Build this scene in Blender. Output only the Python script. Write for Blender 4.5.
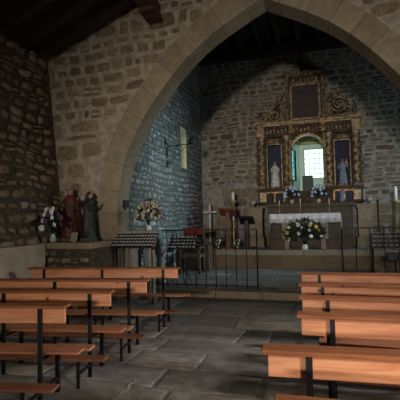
import bpy, bmesh, math, random
from mathutils import Vector, Matrix
random.seed(7)
PI = math.pi
for o in list(bpy.data.objects): bpy.data.objects.remove(o, do_unlink=True)
sc = bpy.context.scene
COL = sc.collection

# ------------------------------------------------------------------ camera
right = Vector((0.95766099, 0.28713722, -0.02092003))
up = Vector((0.03329584, -0.03828496, 0.99871199))
fwd = Vector((-0.28596646, 0.95712407, 0.04622449))
cd = bpy.data.cameras.new('camera'); cam = bpy.data.objects.new('camera', cd); COL.objects.link(cam)
m = Matrix((right, up, -fwd)).transposed().to_4x4()
m.translation = Vector((0, 0, 1.6)); cam.matrix_world = m
cd.sensor_width = 36; cd.lens = 36.0; cd.clip_start = .05; cd.clip_end = 200
sc.camera = cam

# ------------------------------------------------------------------ sky, lights, exposure
w = bpy.data.worlds.new('world'); sc.world = w; w.use_nodes = True
w.node_tree.nodes['Background'].inputs[0].default_value = (.72, .97, 1.0, 1)
w.node_tree.nodes['Background'].inputs[1].default_value = 1.9
sc.view_settings.view_transform = 'Standard'; sc.view_settings.look = 'None'
sc.view_settings.exposure = 0.0; sc.view_settings.gamma = 1; sc.view_settings.use_curve_mapping = False

def area(name, loc, target, sx, sy, power, color):
    l = bpy.data.lights.new(name, 'AREA'); l.shape = 'RECTANGLE'; l.size = sx; l.size_y = sy
    l.energy = power; l.color = color
    o = bpy.data.objects.new(name, l); COL.objects.link(o); o.location = loc
    o.rotation_euler = (Vector(target) - Vector(loc)).to_track_quat('-Z', 'Y').to_euler()
    return o
# daylight outside the unseen west opening (shaped to steer its beam), the south nave window and the south chancel window
area('daylight_west_opening', (-.2, -8.9, 2.6), (-1.2, 7, 2.6), 1.2, .9, 1750, (1.0, .94, .84))
area('daylight_rear_window', (7.4, -3.3, 3.9), (1.0, 2.8, .8), .8, .7, 1350, (1.0, .95, .87))
area('daylight_nave_window', (6.2, 5.4, 3.2), (-3.0, 4.6, .2), .9, .8, 640, (.93, .96, 1.0))
area('daylight_chancel_window', (5.2, 11.5, 3.3), (-3.97, 9.6, 2.4), .6, .6, 740, (.62, .88, 1.0))
area('fill_chancel_opening', (3.42, 11.17, 2.8), (0, 11.6, 3.2), .6, 1.5, 34, (.62, .84, 1.0))  # soft fill added in the opening to lift ambient light in the chancel
area('fill_nave_opening', (4.25, 4.6, 2.3), (0, 4.0, 2.6), 1.9, 1.1, 22, (.95, .95, .95))  # weak fill panel added to raise the nave's ambient level
area('daylight_behind_altar', (-.1, 15.9, 5.0), (-.3, 14.2, 2.9), .9, .8, 620, (.66, .94, 1.0))

# ------------------------------------------------------------------ materials
def lin(c): return tuple(((x / 255) / 12.92 if x / 255 <= .04045 else ((x / 255 + .055) / 1.055) ** 2.4) for x in c) + (1,)
class N:
    def __init__(s, name):
        s.m = bpy.data.materials.new(name); s.m.use_nodes = True; s.t = s.m.node_tree
        s.b = s.t.nodes['Principled BSDF']
    def n(s, ty, **kw):
        x = s.t.nodes.new(ty)
        for k, v in kw.items():
            if k.startswith('i_'):
                key = k[2:]; key = int(key) if key.isdigit() else key.replace('_', ' ')
                x.inputs[key].default_value = v
            else: setattr(x, k, v)
        return x
    def l(s, a, b): s.t.links.new(a, b)
    def math(s, op, a, b=None, c=None, clamp=False):
        x = s.n('ShaderNodeMath', operation=op); x.use_clamp = clamp
        for i, v in enumerate((a, b, c)):
            if v is None: continue
            if isinstance(v, (int, float)): x.inputs[i].default_value = v
            else: s.l(v, x.inputs[i])
        return x.outputs[0]
    def mix(s, f, a, b, bt='MIX'):
        x = s.n('ShaderNodeMix', data_type='RGBA', blend_type=bt)
        for i, v in ((0, f), (6, a), (7, b)):
            if isinstance(v, (int, float)): x.inputs[i].default_value = v
            elif isinstance(v, tuple): x.inputs[i].default_value = v
            else: s.l(v, x.inputs[i])
        return x.outputs[2]
    def ramp(s, f, stops):
        x = s.n('ShaderNodeValToRGB'); e = x.color_ramp.elements
        while len(e) < len(stops): e.new(.5)
        for i, (p, c) in enumerate(stops): e[i].position = p; e[i].color = c
        s.l(f, x.inputs[0]); return x.outputs[0]
    def sm(s, v, a, b):
        x = s.n('ShaderNodeMapRange', interpolation_type='SMOOTHSTEP'); s.l(v, x.inputs[0])
        x.inputs[1].default_value = a; x.inputs[2].default_value = b; return x.outputs[0]
    def bump(s, h, strength, dist=.02):
        x = s.n('ShaderNodeBump'); x.inputs['Strength'].default_value = strength; x.inputs['Distance'].default_value = dist
        s.l(h, x.inputs['Height']); s.l(x.outputs[0], s.b.inputs['Normal'])

def stone(name, axis, sx, sz, cols, mortar, mw=(.02, .07), bump=.8, big=None, warp=.10, dist=.04, seed=0., voro_rand=.85):
    """rubble masonry laid out over the wall face; axis 'x' = wall faces along y, 'y' = wall runs along y"""
    q = N(name)
    tc = q.n('ShaderNodeTexCoord'); sp = q.n('ShaderNodeSeparateXYZ'); q.l(tc.outputs['Object'], sp.inputs[0])
    hcoord = sp.outputs[0] if axis == 'x' else sp.outputs[1]
    zc = sp.outputs[2] if axis != 'f' else sp.outputs[1]
    if axis == 'f': hcoord = sp.outputs[0]
    cb = q.n('ShaderNodeCombineXYZ'); q.l(hcoord, cb.inputs[0]); q.l(zc, cb.inputs[1]); cb.inputs[2].default_value = seed
    nz = q.n('ShaderNodeTexNoise', i_Scale=3.2, i_Detail=3.0); q.l(cb.outputs[0], nz.inputs['Vector'])
    vm = q.n('ShaderNodeVectorMath', operation='MULTIPLY_ADD'); q.l(nz.outputs['Color'], vm.inputs[0])
    vm.inputs[1].default_value = (warp * 1.6, warp * 1.6, 0); q.l(cb.outputs[0], vm.inputs[2])
    def layer(ax, az):
        mp = q.n('ShaderNodeMapping'); mp.inputs['Scale'].default_value = (ax, az, 1); q.l(vm.outputs[0], mp.inputs[0])
        a = q.n('ShaderNodeTexVoronoi', voronoi_dimensions='2D', feature='DISTANCE_TO_EDGE'); a.inputs['Scale'].default_value = 1
        b = q.n('ShaderNodeTexVoronoi', voronoi_dimensions='2D', feature='F1'); b.inputs['Scale'].default_value = 1
        for v in (a, b): v.inputs['Randomness'].default_value = voro_rand; q.l(mp.outputs[0], v.inputs['Vector'])
        return q.math('DIVIDE', a.outputs['Distance'], (ax + az) * .5 * 8.0 * .035), b.outputs['Color']
    d, c = layer(sx, sz)
    if big:
        d2, c2 = layer(big[0], big[1])
        n2 = q.n('ShaderNodeTexNoise', i_Scale=.9, i_Detail=1.0); q.l(cb.outputs[0], n2.inputs['Vector'])
        zz = q.math('SUBTRACT', big[2], zc); v = q.math('MULTIPLY_ADD', q.math('SUBTRACT', n2.outputs['Fac'], .5), big[3] if len(big) > 3 else 3.0, zz)
        f = q.math('GREATER_THAN', v, 0.0)
        mx = q.n('ShaderNodeMix', data_type='FLOAT'); q.l(f, mx.inputs[0]); q.l(d, mx.inputs[2]); q.l(d2, mx.inputs[3]); d = mx.outputs[0]
        c = q.mix(f, c, c2)
    fine = q.n('ShaderNodeTexNoise', i_Scale=22.0, i_Detail=6.0, i_Roughness=.65); q.l(cb.outputs[0], fine.inputs['Vector'])
    d = q.math('MULTIPLY_ADD', q.math('SUBTRACT', fine.outputs['Fac'], .5), mw[1] * 1.2, d)
    stonef = q.sm(d, mw[0], mw[1])
    sc_ = q.n('ShaderNodeSeparateColor'); q.l(c, sc_.inputs[0])
    col = q.ramp(sc_.outputs[0], [(i / (len(cols) - 1), lin(x)) for i, x in enumerate(cols)])
    patch = q.n('ShaderNodeTexNoise', i_Scale=1.3, i_Detail=4.0); q.l(cb.outputs[0], patch.inputs['Vector'])
    col = q.mix(q.math('MULTIPLY', fine.outputs['Fac'], .55), col, q.mix(.5, col, (0.01, .008, .006, 1)), 'MIX')
    both = q.mix(stonef, lin(mortar), col)
    both = q.mix(q.sm(patch.outputs['Fac'], .35, .7), both, q.mix(1.0, both, (.78, .76, .74, 1), 'MULTIPLY'))
    q.l(both, q.b.inputs['Base Color']); q.b.inputs['Roughness'].default_value = .92
    q.b.inputs['Specular IOR Level'].default_value = .2
    h = q.math('MULTIPLY_ADD', fine.outputs['Fac'], .35, q.math('MINIMUM', d, mw[1] * 3.0) if False else q.sm(d, mw[0] * .5, mw[1] * 2.5))
    h = q.math('MULTIPLY_ADD', sc_.outputs[1], .5, h)
    q.bump(h, bump, dist)
    return q.m

def plain(name, c, rough=.6, metal=0., var=.25, scale=14., bump=.0, spec=.4, c2=None, trans=0.):
    q = N(name)
    tc = q.n('ShaderNodeTexCoord'); nz = q.n('ShaderNodeTexNoise', i_Scale=scale, i_Detail=5.0); q.l(tc.outputs['Object'], nz.inputs['Vector'])
    a = lin(c); b = lin(c2) if c2 else tuple(x * (1 - var) for x in a[:3]) + (1,)
    q.l(q.mix(q.sm(nz.outputs['Fac'], .38, .62), a, b), q.b.inputs['Base Color'])
    q.b.inputs['Roughness'].default_value = rough; q.b.inputs['Metallic'].default_value = metal
    q.b.inputs['Specular IOR Level'].default_value = spec
    if trans: q.b.inputs['Transmission Weight'].default_value = trans
    if bump: q.bump(nz.outputs['Fac'], bump, .01)
    return q.m

def wood(name, c1, c2, scale=1.0, rough=.45, knots=True):
    q = N(name)
    tc = q.n('ShaderNodeTexCoord')
    oi = q.n('ShaderNodeObjectInfo'); off = q.n('ShaderNodeVectorMath', operation='MULTIPLY_ADD')
    cx = q.n('ShaderNodeCombineXYZ'); q.l(oi.outputs['Random'], cx.inputs[0]); q.l(oi.outputs['Random'], cx.inputs[1]); q.l(oi.outputs['Random'], cx.inputs[2])
    q.l(cx.outputs[0], off.inputs[0]); off.inputs[1].default_value = (17, 5, 9); q.l(tc.outputs['Object'], off.inputs[2])
    mp = q.n('ShaderNodeMapping'); mp.inputs['Scale'].default_value = (1.2 * scale, 14 * scale, 14 * scale); q.l(off.outputs[0], mp.inputs[0])
    nz = q.n('ShaderNodeTexNoise', i_Scale=2.2, i_Detail=5.0, i_Distortion=.6); q.l(mp.outputs[0], nz.inputs['Vector'])
    col = q.mix(q.sm(nz.outputs['Fac'], .36, .66), lin(c1), lin(c2))
    if knots:
        mk = q.n('ShaderNodeMapping'); mk.inputs['Scale'].default_value = (6.5, 8, 8); q.l(off.outputs[0], mk.inputs[0])
        vo = q.n('ShaderNodeTexVoronoi', i_Scale=1.0); q.l(mk.outputs[0], vo.inputs['Vector'])
        sk = q.n('ShaderNodeSeparateColor'); q.l(vo.outputs['Color'], sk.inputs[0]); on = q.math('GREATER_THAN', sk.outputs[0], .72)
        k = q.math('MULTIPLY', q.math('SUBTRACT', 1.0, q.sm(vo.outputs['Distance'], .10, .15)), on)
        k2 = q.math('MULTIPLY', q.math('SUBTRACT', 1.0, q.sm(vo.outputs['Distance'], .08, .34)), on)
        col = q.mix(q.math('MULTIPLY', k2, .4), col, lin((110, 50, 22)))
        col = q.mix(k, col, lin((46, 20, 10)))
    q.l(col, q.b.inputs['Base Color']); q.b.inputs['Roughness'].default_value = rough
    q.b.inputs['Specular IOR Level'].default_value = .35
    q.bump(nz.outputs['Fac'], .15, .004)
    return q.m

def tinted(name, bump=.6, dist=.012, rough=.92, scale=16.):
    q = N(name); at = q.n('ShaderNodeVertexColor', layer_name='stone'); tc = q.n('ShaderNodeTexCoord')
    a = q.n('ShaderNodeTexNoise', i_Scale=scale, i_Detail=7.0, i_Roughness=.65); q.l(tc.outputs['Object'], a.inputs['Vector'])
    b = q.n('ShaderNodeTexNoise', i_Scale=1.1, i_Detail=4.0); q.l(tc.outputs['Object'], b.inputs['Vector'])
    c = q.mix(q.sm(a.outputs['Fac'], .3, .72), q.mix(1.0, at.outputs['Color'], (.62, .60, .58, 1), 'MULTIPLY'), q.mix(1.0, at.outputs['Color'], (1.22, 1.2, 1.17, 1), 'MULTIPLY'))
    c = q.mix(q.sm(b.outputs['Fac'], .35, .65), q.mix(1.0, c, (.8, .79, .78, 1), 'MULTIPLY'), c)
    q.l(c, q.b.inputs['Base Color']); q.b.inputs['Roughness'].default_value = rough; q.b.inputs['Specular IOR Level'].default_value = .2
    q.bump(a.outputs['Fac'], bump, dist); return q.m
BR = [(96, 80, 62), (128, 108, 86), (110, 88, 68), (140, 122, 98), (88, 74, 60)]
M = {}
M['stone'] = tinted('field_stone')
M['rough_stone'] = tinted('rough_field_stone', 1.0, .05, scale=9.)
M['flag'] = tinted('flagstone', .3, .008, .55, 7.)
M['flag'].node_tree.nodes['Principled BSDF'].inputs['Specular IOR Level'].default_value = .45
M['arch_mortar'] = plain('pale_lime_mortar', (170, 156, 136), .95, var=.3, scale=7, bump=.8, spec=.2)
M['rough_mortar'] = plain('brown_earth_mortar', (82, 70, 56), .95, var=.4, scale=12, bump=1., spec=.2)
M['grey_mortar'] = plain('grey_lime_mortar', (92, 94, 92), .95, var=.35, scale=12, bump=1., spec=.2)
M['back_mortar'] = plain('worn_lime_mortar', (150, 144, 134), .95, var=.35, scale=6, bump=.8, spec=.2)
M['floor_joint'] = plain('floor_joint', (112, 104, 94), .95, var=.3, scale=5)
M['riser'] = stone('riser_blocks', 'x', 1.1, .9, [(118, 100, 80), (140, 120, 96), (126, 108, 88)], (80, 68, 54), mw=(.004, .03), bump=.4, warp=.02, seed=5)
M['plaster'] = plain('lime_plaster', (150, 134, 112), .9, var=.22, scale=4, bump=.4)
M['ashlar'] = plain('ashlar_stone', (150, 134, 110), .9, var=.16, scale=9, bump=.35, spec=.2)
M['ashlar2'] = plain('ashlar_stone_grey', (146, 130, 108), .9, var=.2, scale=7, bump=.35, spec=.2)
M['ashlar3'] = plain('ashlar_stone_brown', (140, 122, 98), .9, var=.2, scale=8, bump=.35, spec=.2)
M['joint'] = plain('lime_joint', (128, 112, 90), .95)
M['slab'] = plain('stone_slab', (150, 140, 124), .8, var=.2, scale=8, bump=.2)
M['mensa'] = plain('mensa_stone', (96, 84, 72), .85, var=.3, scale=8, bump=.2)
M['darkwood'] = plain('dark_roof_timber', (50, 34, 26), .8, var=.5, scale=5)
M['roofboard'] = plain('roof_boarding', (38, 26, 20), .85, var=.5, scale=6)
M['beam'] = wood('old_oak_beam', (84, 54, 40), (58, 36, 28), .6, .7, False)
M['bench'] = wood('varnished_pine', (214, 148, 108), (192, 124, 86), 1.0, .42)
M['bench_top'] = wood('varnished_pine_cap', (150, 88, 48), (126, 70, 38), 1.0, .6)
M['bench_seat'] = wood('shade_toned_seat_pine', (168, 108, 74), (140, 86, 56), 1.0, .4)  # pine darkened in colour for the dim, grazing-lit seat tops
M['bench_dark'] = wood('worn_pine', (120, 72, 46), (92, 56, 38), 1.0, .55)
M['iron'] = plain('black_iron', (20, 20, 22), .5, .3, var=.3)
M['gilt'] = plain('old_gilding', (168, 140, 104), .5, .25, scale=9, c2=(104, 84, 62), bump=.5)
M['gilt_dark'] = plain('dull_gilding', (130, 106, 76), .55, .2, scale=12, c2=(62, 48, 36), bump=.6)
M['gilt_bright'] = plain('bright_gilding', (176, 132, 74), .45, .4, scale=10, c2=(110, 78, 46), bump=.3)
M['altarwood'] = plain('altarpiece_wood', (74, 54, 38), .7, scale=7, c2=(44, 31, 23), bump=.4)
M['nicheback'] = plain('niche_blue_black', (34, 44, 66), .7, var=.3)
M['painting'] = plain('dark_canvas', (40, 34, 34), .6, scale=4, c2=(64, 46, 36))
M['cream'] = plain('cream_paint', (206, 192, 160), .6, var=.2, c2=(150, 130, 104))
M['cloth'] = plain('white_altar_cloth', (222, 220, 226), .85, var=.08)
M['lace'] = plain('lace_edge', (226, 222, 226), .9, scale=60, c2=(120, 112, 112))
M['white'] = plain('white_wax', (228, 222, 206), .5, var=.08)
M['silver'] = plain('tarnished_silver', (206, 206, 206), .45, .3, var=.3)
M['brass'] = plain('brass', (168, 142, 104), .4, .5, var=.3)
M['red'] = plain('crimson_cloth', (128, 22, 34), .8, var=.3)
M['redbrown'] = plain('lectern_wood', (120, 74, 50), .5, scale=9, c2=(86, 50, 34))
M['brownbox'] = plain('brown_wood', (84, 58, 44), .6, var=.3)
M['green'] = plain('leaf_green', (44, 66, 34), .6, scale=30, c2=(24, 40, 22))
M['dkgreen'] = plain('dark_leaf', (40, 50, 34), .6, scale=30, c2=(22, 30, 20))
M['petal'] = plain('white_petals', (232, 228, 220), .7, var=.12, scale=40)
M['petal_cream'] = plain('cream_petals', (196, 186, 160), .7, var=.2, scale=40)
M['petal_pink'] = plain('pale_pink_petals', (176, 136, 128), .7, var=.15, scale=40)
M['petal_purple'] = plain('dusky_purple_petals', (96, 56, 86), .7, var=.3, scale=40)
M['petal_blue'] = plain('blue_white_petals', (190, 206, 232), .7, var=.15, scale=40)
M['petal_yellow'] = plain('yellow_petals', (206, 176, 84), .7, var=.15, scale=40)
M['glass'] = plain('vase_glass', (150, 156, 150), .15, 0, var=.1, spec=.6)
M['st_red'] = plain('statue_red', (92, 42, 36), .6, scale=10, c2=(60, 30, 26))
M['st_gold'] = plain('statue_gold', (136, 108, 76), .5, .2, scale=14, c2=(92, 52, 40))
M['st_skin'] = plain('statue_skin', (168, 124, 96), .6, var=.1)
M['st_green'] = plain('statue_green', (36, 52, 44), .6, scale=9, c2=(25, 38, 33))
M['st_brown'] = plain('statue_brown', (56, 44, 34), .6, var=.3)
M['st_white'] = plain('statue_white', (206, 204, 200), .6, scale=12, c2=(170, 166, 160))
M['st_blue'] = plain('statue_blue_grey', (128, 138, 158), .6, scale=12, c2=(92, 98, 116))
M['camarin'] = plain('pale_green_plaster', (214, 238, 226), .85, var=.08, scale=3)
M['camarin_gold'] = plain('ochre_moulding', (186, 168, 96), .7, var=.2)
M['splay'] = plain('warm_limewash', (226, 214, 180), .9, var=.15, scale=6)
M['candlecup'] = plain('votive_white', (168, 164, 154), .5, var=.15)
M['box_black'] = plain('black_plastic', (24, 26, 30), .5)
M['hair'] = plain('hair_brown', (48, 32, 24), .7)

def glass_pane(name, tint, rough=.0):
    q = N(name); q.b.inputs['Base Color'].default_value = tint
    q.b.inputs['Roughness'].default_value = rough; q.b.inputs['Transmission Weight'].default_value = 1.0; q.b.inputs['IOR'].default_value = 1.05
    return q.m
M['pane'] = glass_pane('pale_pane', (.93, 1, 1, 1), .15)
def stained(name):
    q = N(name); tc = q.n('ShaderNodeTexCoord')
    mp = q.n('ShaderNodeMapping'); mp.inputs['Scale'].default_value = (9, 9, 6); q.l(tc.outputs['Object'], mp.inputs[0])
    v = q.n('ShaderNodeTexVoronoi', i_Scale=1.0); q.l(mp.outputs[0], v.inputs['Vector'])
    s_ = q.n('ShaderNodeSeparateColor'); q.l(v.outputs['Color'], s_.inputs[0])
    q.l(q.ramp(s_.outputs[0], [(0, (.15, .5, .9, 1)), (.45, (.2, .8, .95, 1)), (.75, (.3, .9, .8, 1)), (1, (.8, 1, .4, 1))]), q.b.inputs['Base Color'])
    q.b.inputs['Transmission Weight'].default_value = 1; q.b.inputs['IOR'].default_value = 1.05; q.b.inputs['Roughness'].default_value = .2
    return q.m
M['stained'] = stained('blue_stained_glass')

# ------------------------------------------------------------------ mesh building
class MB:
    def __init__(s): s.v = []; s.f = []; s.sm = []; s.mi = []; s.vc = []; s.cur = 0; s.tint = (1, 1, 1); s.flip = False
    def add(s, vs, fs, smooth=False, T=None):
        o = len(s.v)
        for p in vs: s.v.append(tuple(T @ Vector(p)) if T else tuple(p)); s.vc.append(s.tint)
        for f in fs: s.f.append([o + i for i in f]); s.sm.append(smooth); s.mi.append(s.cur)
        return s
    def box(s, a, b, T=None, bev=0.):
        x0, y0, z0 = a; x1, y1, z1 = b
        if bev <= 0:
            return s.add([(x0,y0,z0),(x1,y0,z0),(x1,y1,z0),(x0,y1,z0),(x0,y0,z1),(x1,y0,z1),(x1,y1,z1),(x0,y1,z1)],
                         [(0,3,2,1),(4,5,6,7),(0,1,5,4),(1,2,6,5),(2,3,7,6),(3,0,4,7)], False, T)
        bm = bmesh.new(); bmesh.ops.create_cube(bm, size=1)
        for v in bm.verts: v.co = Vector(((x0+x1)/2+v.co.x*(x1-x0), (y0+y1)/2+v.co.y*(y1-y0), (z0+z1)/2+v.co.z*(z1-z0)))
        bmesh.ops.bevel(bm, geom=bm.edges[:], offset=bev, segments=2, affect='EDGES', profile=.6)
        return s.bm(bm, False, T)
    def bm(s, bm, smooth=False, T=None):
        bm.verts.index_update()
        s.add([v.co for v in bm.verts], [[v.index for v in f.verts] for f in bm.faces], smooth, T); bm.free(); return s
    def lathe(s, prof, n=16, c=(0,0,0), T=None, fold=0., nf=8, sx=1., sy=1.):
        vs = []; fs = []
        for j, (r, z) in enumerate(prof):
            for i in range(n):
                a = 2*PI*i/n; rr = r*(1+fold*math.sin(nf*a+z*5))
                vs.append((c[0]+rr*math.cos(a)*sx, c[1]+rr*math.sin(a)*sy, c[2]+z))
        for j in range(len(prof)-1):
            for i in range(n): fs.append((j*n+i, j*n+(i+1)%n, (j+1)*n+(i+1)%n, (j+1)*n+i))
        fs.append(tuple(reversed(range(n)))); fs.append(tuple((len(prof)-1)*n+i for i in range(n)))
        return s.add(vs, fs, True, T)
    def tube(s, pts, r, n=8, r2=None, T=None):
        pts = [Vector(p) for p in pts]; vs = []; fs = []; K = len(pts)
        u = None
        for j, p in enumerate(pts):
            t = (pts[min(j+1, K-1)] - pts[max(j-1, 0)]).normalized()
            if u is None: u = t.orthogonal().normalized()
            u = (u - t*u.dot(t)).normalized(); v = t.cross(u)
            rr = r if r2 is None else r+(r2-r)*j/(K-1)
            for i in range(n):
                a = 2*PI*i/n; vs.append(p+u*rr*math.cos(a)+v*rr*math.sin(a))
        for j in range(K-1):
            for i in range(n): fs.append((j*n+i, j*n+(i+1)%n, (j+1)*n+(i+1)%n, (j+1)*n+i))
        fs.append(tuple(reversed(range(n)))); fs.append(tuple((K-1)*n+i for i in range(n)))
        return s.add(vs, fs, True, T)
    def sph(s, c, r, n=10, T=None):
        rx, ry, rz = r if isinstance(r, tuple) else (r, r, r)
        vs = [(c[0],c[1],c[2]-rz)]; fs = []; h = max(4, n//2+1)
        for j in range(1, h):
            ph = -PI/2+PI*j/h
            for i in range(n):
                a = 2*PI*i/n; vs.append((c[0]+rx*math.cos(ph)*math.cos(a), c[1]+ry*math.cos(ph)*math.sin(a), c[2]+rz*math.sin(ph)))
        vs.append((c[0],c[1],c[2]+rz)); e = len(vs)-1
        for i in range(n): fs.append((0, 1+(i+1)%n, 1+i)); fs.append((e, 1+(h-2)*n+i, 1+(h-2)*n+(i+1)%n))
        for j in range(h-2):
            for i in range(n): fs.append((1+j*n+i, 1+j*n+(i+1)%n, 1+(j+1)*n+(i+1)%n, 1+(j+1)*n+i))
        return s.add(vs, fs, True, T)
    def prism(s, poly, y0, y1, T=None):      # poly of (x,z), counter-clockwise seen from -y
        n = len(poly); vs = [(x,y0,z) for x,z in poly]+[(x,y1,z) for x,z in poly]
        fs = [tuple(range(n)), tuple(reversed(range(n, 2*n)))]+[(i, n+i, n+(i+1)%n, (i+1)%n) for i in range(n)]
        return s.add(vs, fs, False, T)
    def leaf(s, p, d, L, W):
        p = Vector(p); d = Vector(d).normalized(); side = d.orthogonal().normalized()
        side = Matrix.Rotation(random.uniform(0, 2*PI), 3, d) @ side; nn = d.cross(side)
        a = p; b = p+d*L*.5+side*W/2+nn*W*.15; c = p+d*L; e = p+d*L*.5-side*W/2+nn*W*.15; mid = p+d*L*.5-nn*W*.1
        return s.add([a,b,c,e,mid], [(0,1,4),(1,2,4),(2,3,4),(3,0,4)], True)
    def build(s, name, mat, parent=None, **kw):
        me = bpy.data.meshes.new(name); me.from_pydata(s.v, [], s.f)
        me.polygons.foreach_set('use_smooth', s.sm); me.update()
        for mt in (mat if isinstance(mat, (list, tuple)) else [mat]): me.materials.append(M[mt] if isinstance(mt, str) else mt)
        if any(s.mi):
            me.polygons.foreach_set('material_index', s.mi)
            at = me.color_attributes.new('stone', 'FLOAT_COLOR', 'POINT')
            at.data.foreach_set('color', [c for v in s.vc for c in (*v, 1.0)])
        o = bpy.data.objects.new(name, me); COL.objects.link(o)
        if parent: o.parent = parent
        for k, v in kw.items(): o[k] = v
        return o
def masonry(mb, surf, u0, u1, v0, v1, course, width, inside, tints, mortar=.03, bulge=.015, rough=.25, wob=.05, split=.25, seed=1, tilt=0., sm=2):
    """lay irregular stones in courses on a wall; surf(u, v, d) gives the point d in front of the face"""
    rd = random.Random(seed); v = v0
    mb.cur = 1
    ph = [rd.uniform(0, 6) for _ in range(6)]
    def warp(u, v): return u+wob*.5*math.sin(v*2.3+ph[0])+wob*.3*math.sin(u*3.1+v*4.7+ph[1]), v+wob*math.sin(u*1.3+ph[2])+wob*.6*math.sin(u*3.7+v*1.9+ph[3])
    while v < v1:
        ch = course(v, rd); u = u0-rd.uniform(0, .3)
        while u < u1:
            cw = width(v, ch, rd)
            cells = [(u, u+cw, v, v+ch)]
            if rd.random() < split: f = rd.uniform(.35, .65); cells = [(u, u+cw, v, v+ch*f), (u, u+cw, v+ch*f, v+ch)]
            elif rd.random() < split*.6: f = rd.uniform(.35, .65); cells = [(u, u+cw*f, v, v+ch), (u+cw*f, u+cw, v, v+ch*rd.uniform(.6, 1))]
            for a, b, c, d in cells:
                w_, h_ = b-a, d-c; m_ = min(mortar*rd.uniform(.6, 1.5), min(w_, h_)*.32)
                cs = [(a+m_/2+rd.uniform(0, rough)*w_*.4, c+m_/2+rd.uniform(0, rough)*h_*.5), (b-m_/2-rd.uniform(0, rough)*w_*.4, c+m_/2+rd.uniform(0, rough)*h_*.5),
                      (b-m_/2-rd.uniform(0, rough)*w_*.4, d-m_/2-rd.uniform(0, rough)*h_*.5), (a+m_/2+rd.uniform(0, rough)*w_*.4, d-m_/2-rd.uniform(0, rough)*h_*.5)]
                P = []
                for k in range(4):
                    p, q_ = cs[k], cs[(k+1) % 4]
                    n = 6
                    for t in range(n): P.append((p[0]+(q_[0]-p[0])*t/n+rd.uniform(-1, 1)*rough*.06*w_, p[1]+(q_[1]-p[1])*t/n+rd.uniform(-1, 1)*rough*.12*h_))
                for _ in range(sm): P = [((P[i-1][0]+2*P[i][0]+P[(i+1) % len(P)][0])/4, (P[i-1][1]+2*P[i][1]+P[(i+1) % len(P)][1])/4) for i in range(len(P))]
                P = [warp(*p) for p in P]
                if not all(inside(*p) for p in P): continue
                cx = sum(p[0] for p in P)/len(P); cy = sum(p[1] for p in P)/len(P); n = len(P)
                tn = rd.choice(tints); k_ = rd.uniform(.86, 1.14); mb.tint = tuple((lin(tn)[i])*k_ for i in range(3))
                bl = bulge*rd.uniform(.5, 1.4); tx, ty = rd.uniform(-tilt, tilt), rd.uniform(-tilt, tilt)
                vs = []
                for f, dd in ((1.0, -.004), (.95 if sm else .985, bl*.6), (.80 if sm else .95, bl)):
                    for p in P:
                        x_, y_ = cx+(p[0]-cx)*f, cy+(p[1]-cy)*f; vs.append(surf(x_, y_, dd+(0 if dd < 0 else (x_-cx)*tx+(y_-cy)*ty)))
                vs.append(surf(cx, cy, bl*1.05))
                fs = [(r*n+i, r*n+(i+1) % n, (r+1)*n+(i+1) % n, (r+1)*n+i) for r in (0, 1) for i in range(n)]+[(2*n+i, 2*n+(i+1) % n, 3*n) for i in range(n)]
                if mb.flip: fs = [tuple(reversed(f)) for f in fs]
                mb.add(vs, fs, True)
            u += cw
        v += ch
    mb.cur = 0; mb.tint = (1, 1, 1)
def empty(name, loc, label, cat, group=None, rz=0.):
    o = bpy.data.objects.new(name, None); COL.objects.link(o); o.location = loc; o.rotation_euler.z = rz
    o.empty_display_size = .1
    o['label'] = label; o['category'] = cat
    if group: o['group'] = group
    return o
def tag(o, label, cat, group=None):
    o['label'] = label; o['category'] = cat
    if group: o['group'] = group
    return o
def struct(mb, name, mat): return mb.build(name, mat, None, kind='structure')
def copy_tree(o, parent=None):
    c = o.copy(); COL.objects.link(c); c.parent = parent
    for ch in [x for x in bpy.data.objects if x.parent == o]: copy_tree(ch, c)
    return c
def remesh(o, v=.012):
    md = o.modifiers.new('fuse', 'REMESH'); md.mode = 'VOXEL'; md.voxel_size = v; md.use_smooth_shade = True

# ================================================================== SETTING
AY0, AY1 = 7.3, 7.78            # faces of the arch wall
YB = 13.6                        # chancel back wall
CX0, CX1 = -3.97, 3.45           # chancel side walls
Z0, Z1 = .14, .65                 # chancel floor, altar platform
NX1 = 4.3

# floors
fm = MB().box((-6.2, -10.2, -.3), (5.2, 7.9, -.006))
FT = [(134, 124, 112), (146, 134, 120), (124, 114, 104), (138, 130, 122)]
masonry(fm, lambda u, v, d: (u, v, d-.006), -5.1, 4.3, -1.0, 7.86, lambda v, rd: rd.uniform(.42, .72), lambda v, ch, rd: rd.uniform(.7, 1.5), lambda u, v: v < 7.86, FT, mortar=.010, bulge=.006, rough=.05, wob=.035, split=.12, seed=21, sm=0)
struct(fm, 'floor', ['floor_joint', 'flag'])
fl = MB().box((CX0-.4, 7.9, -.3), (CX1+.3, YB+.1, Z0-.006))
masonry(fl, lambda u, v, d: (u, v, Z0-.006+d), CX0, CX1, 7.9, 11.8, lambda v, rd: rd.uniform(.5, .7), lambda v, ch, rd: rd.uniform(.7, 1.2), lambda u, v: 7.9 < v < 11.75, [(118, 114, 108), (130, 126, 120), (108, 104, 100)], mortar=.012, bulge=.006, rough=.04, wob=.01, split=0., seed=22, sm=0)
struct(fl, 'floor_chancel', ['floor_joint', 'flag'])
# worn threshold step under the railing
st = MB()
x = -3.9
while x < 2.2:
    L = random.uniform(.7, 1.15); st.box((x, 7.84+random.uniform(-.015, .015), 0.0), (min(x+L, 2.2)-.008, 8.12, Z0+.004), None, .012); x += L
struct(st, 'trim_1', 'ashlar3')
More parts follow.
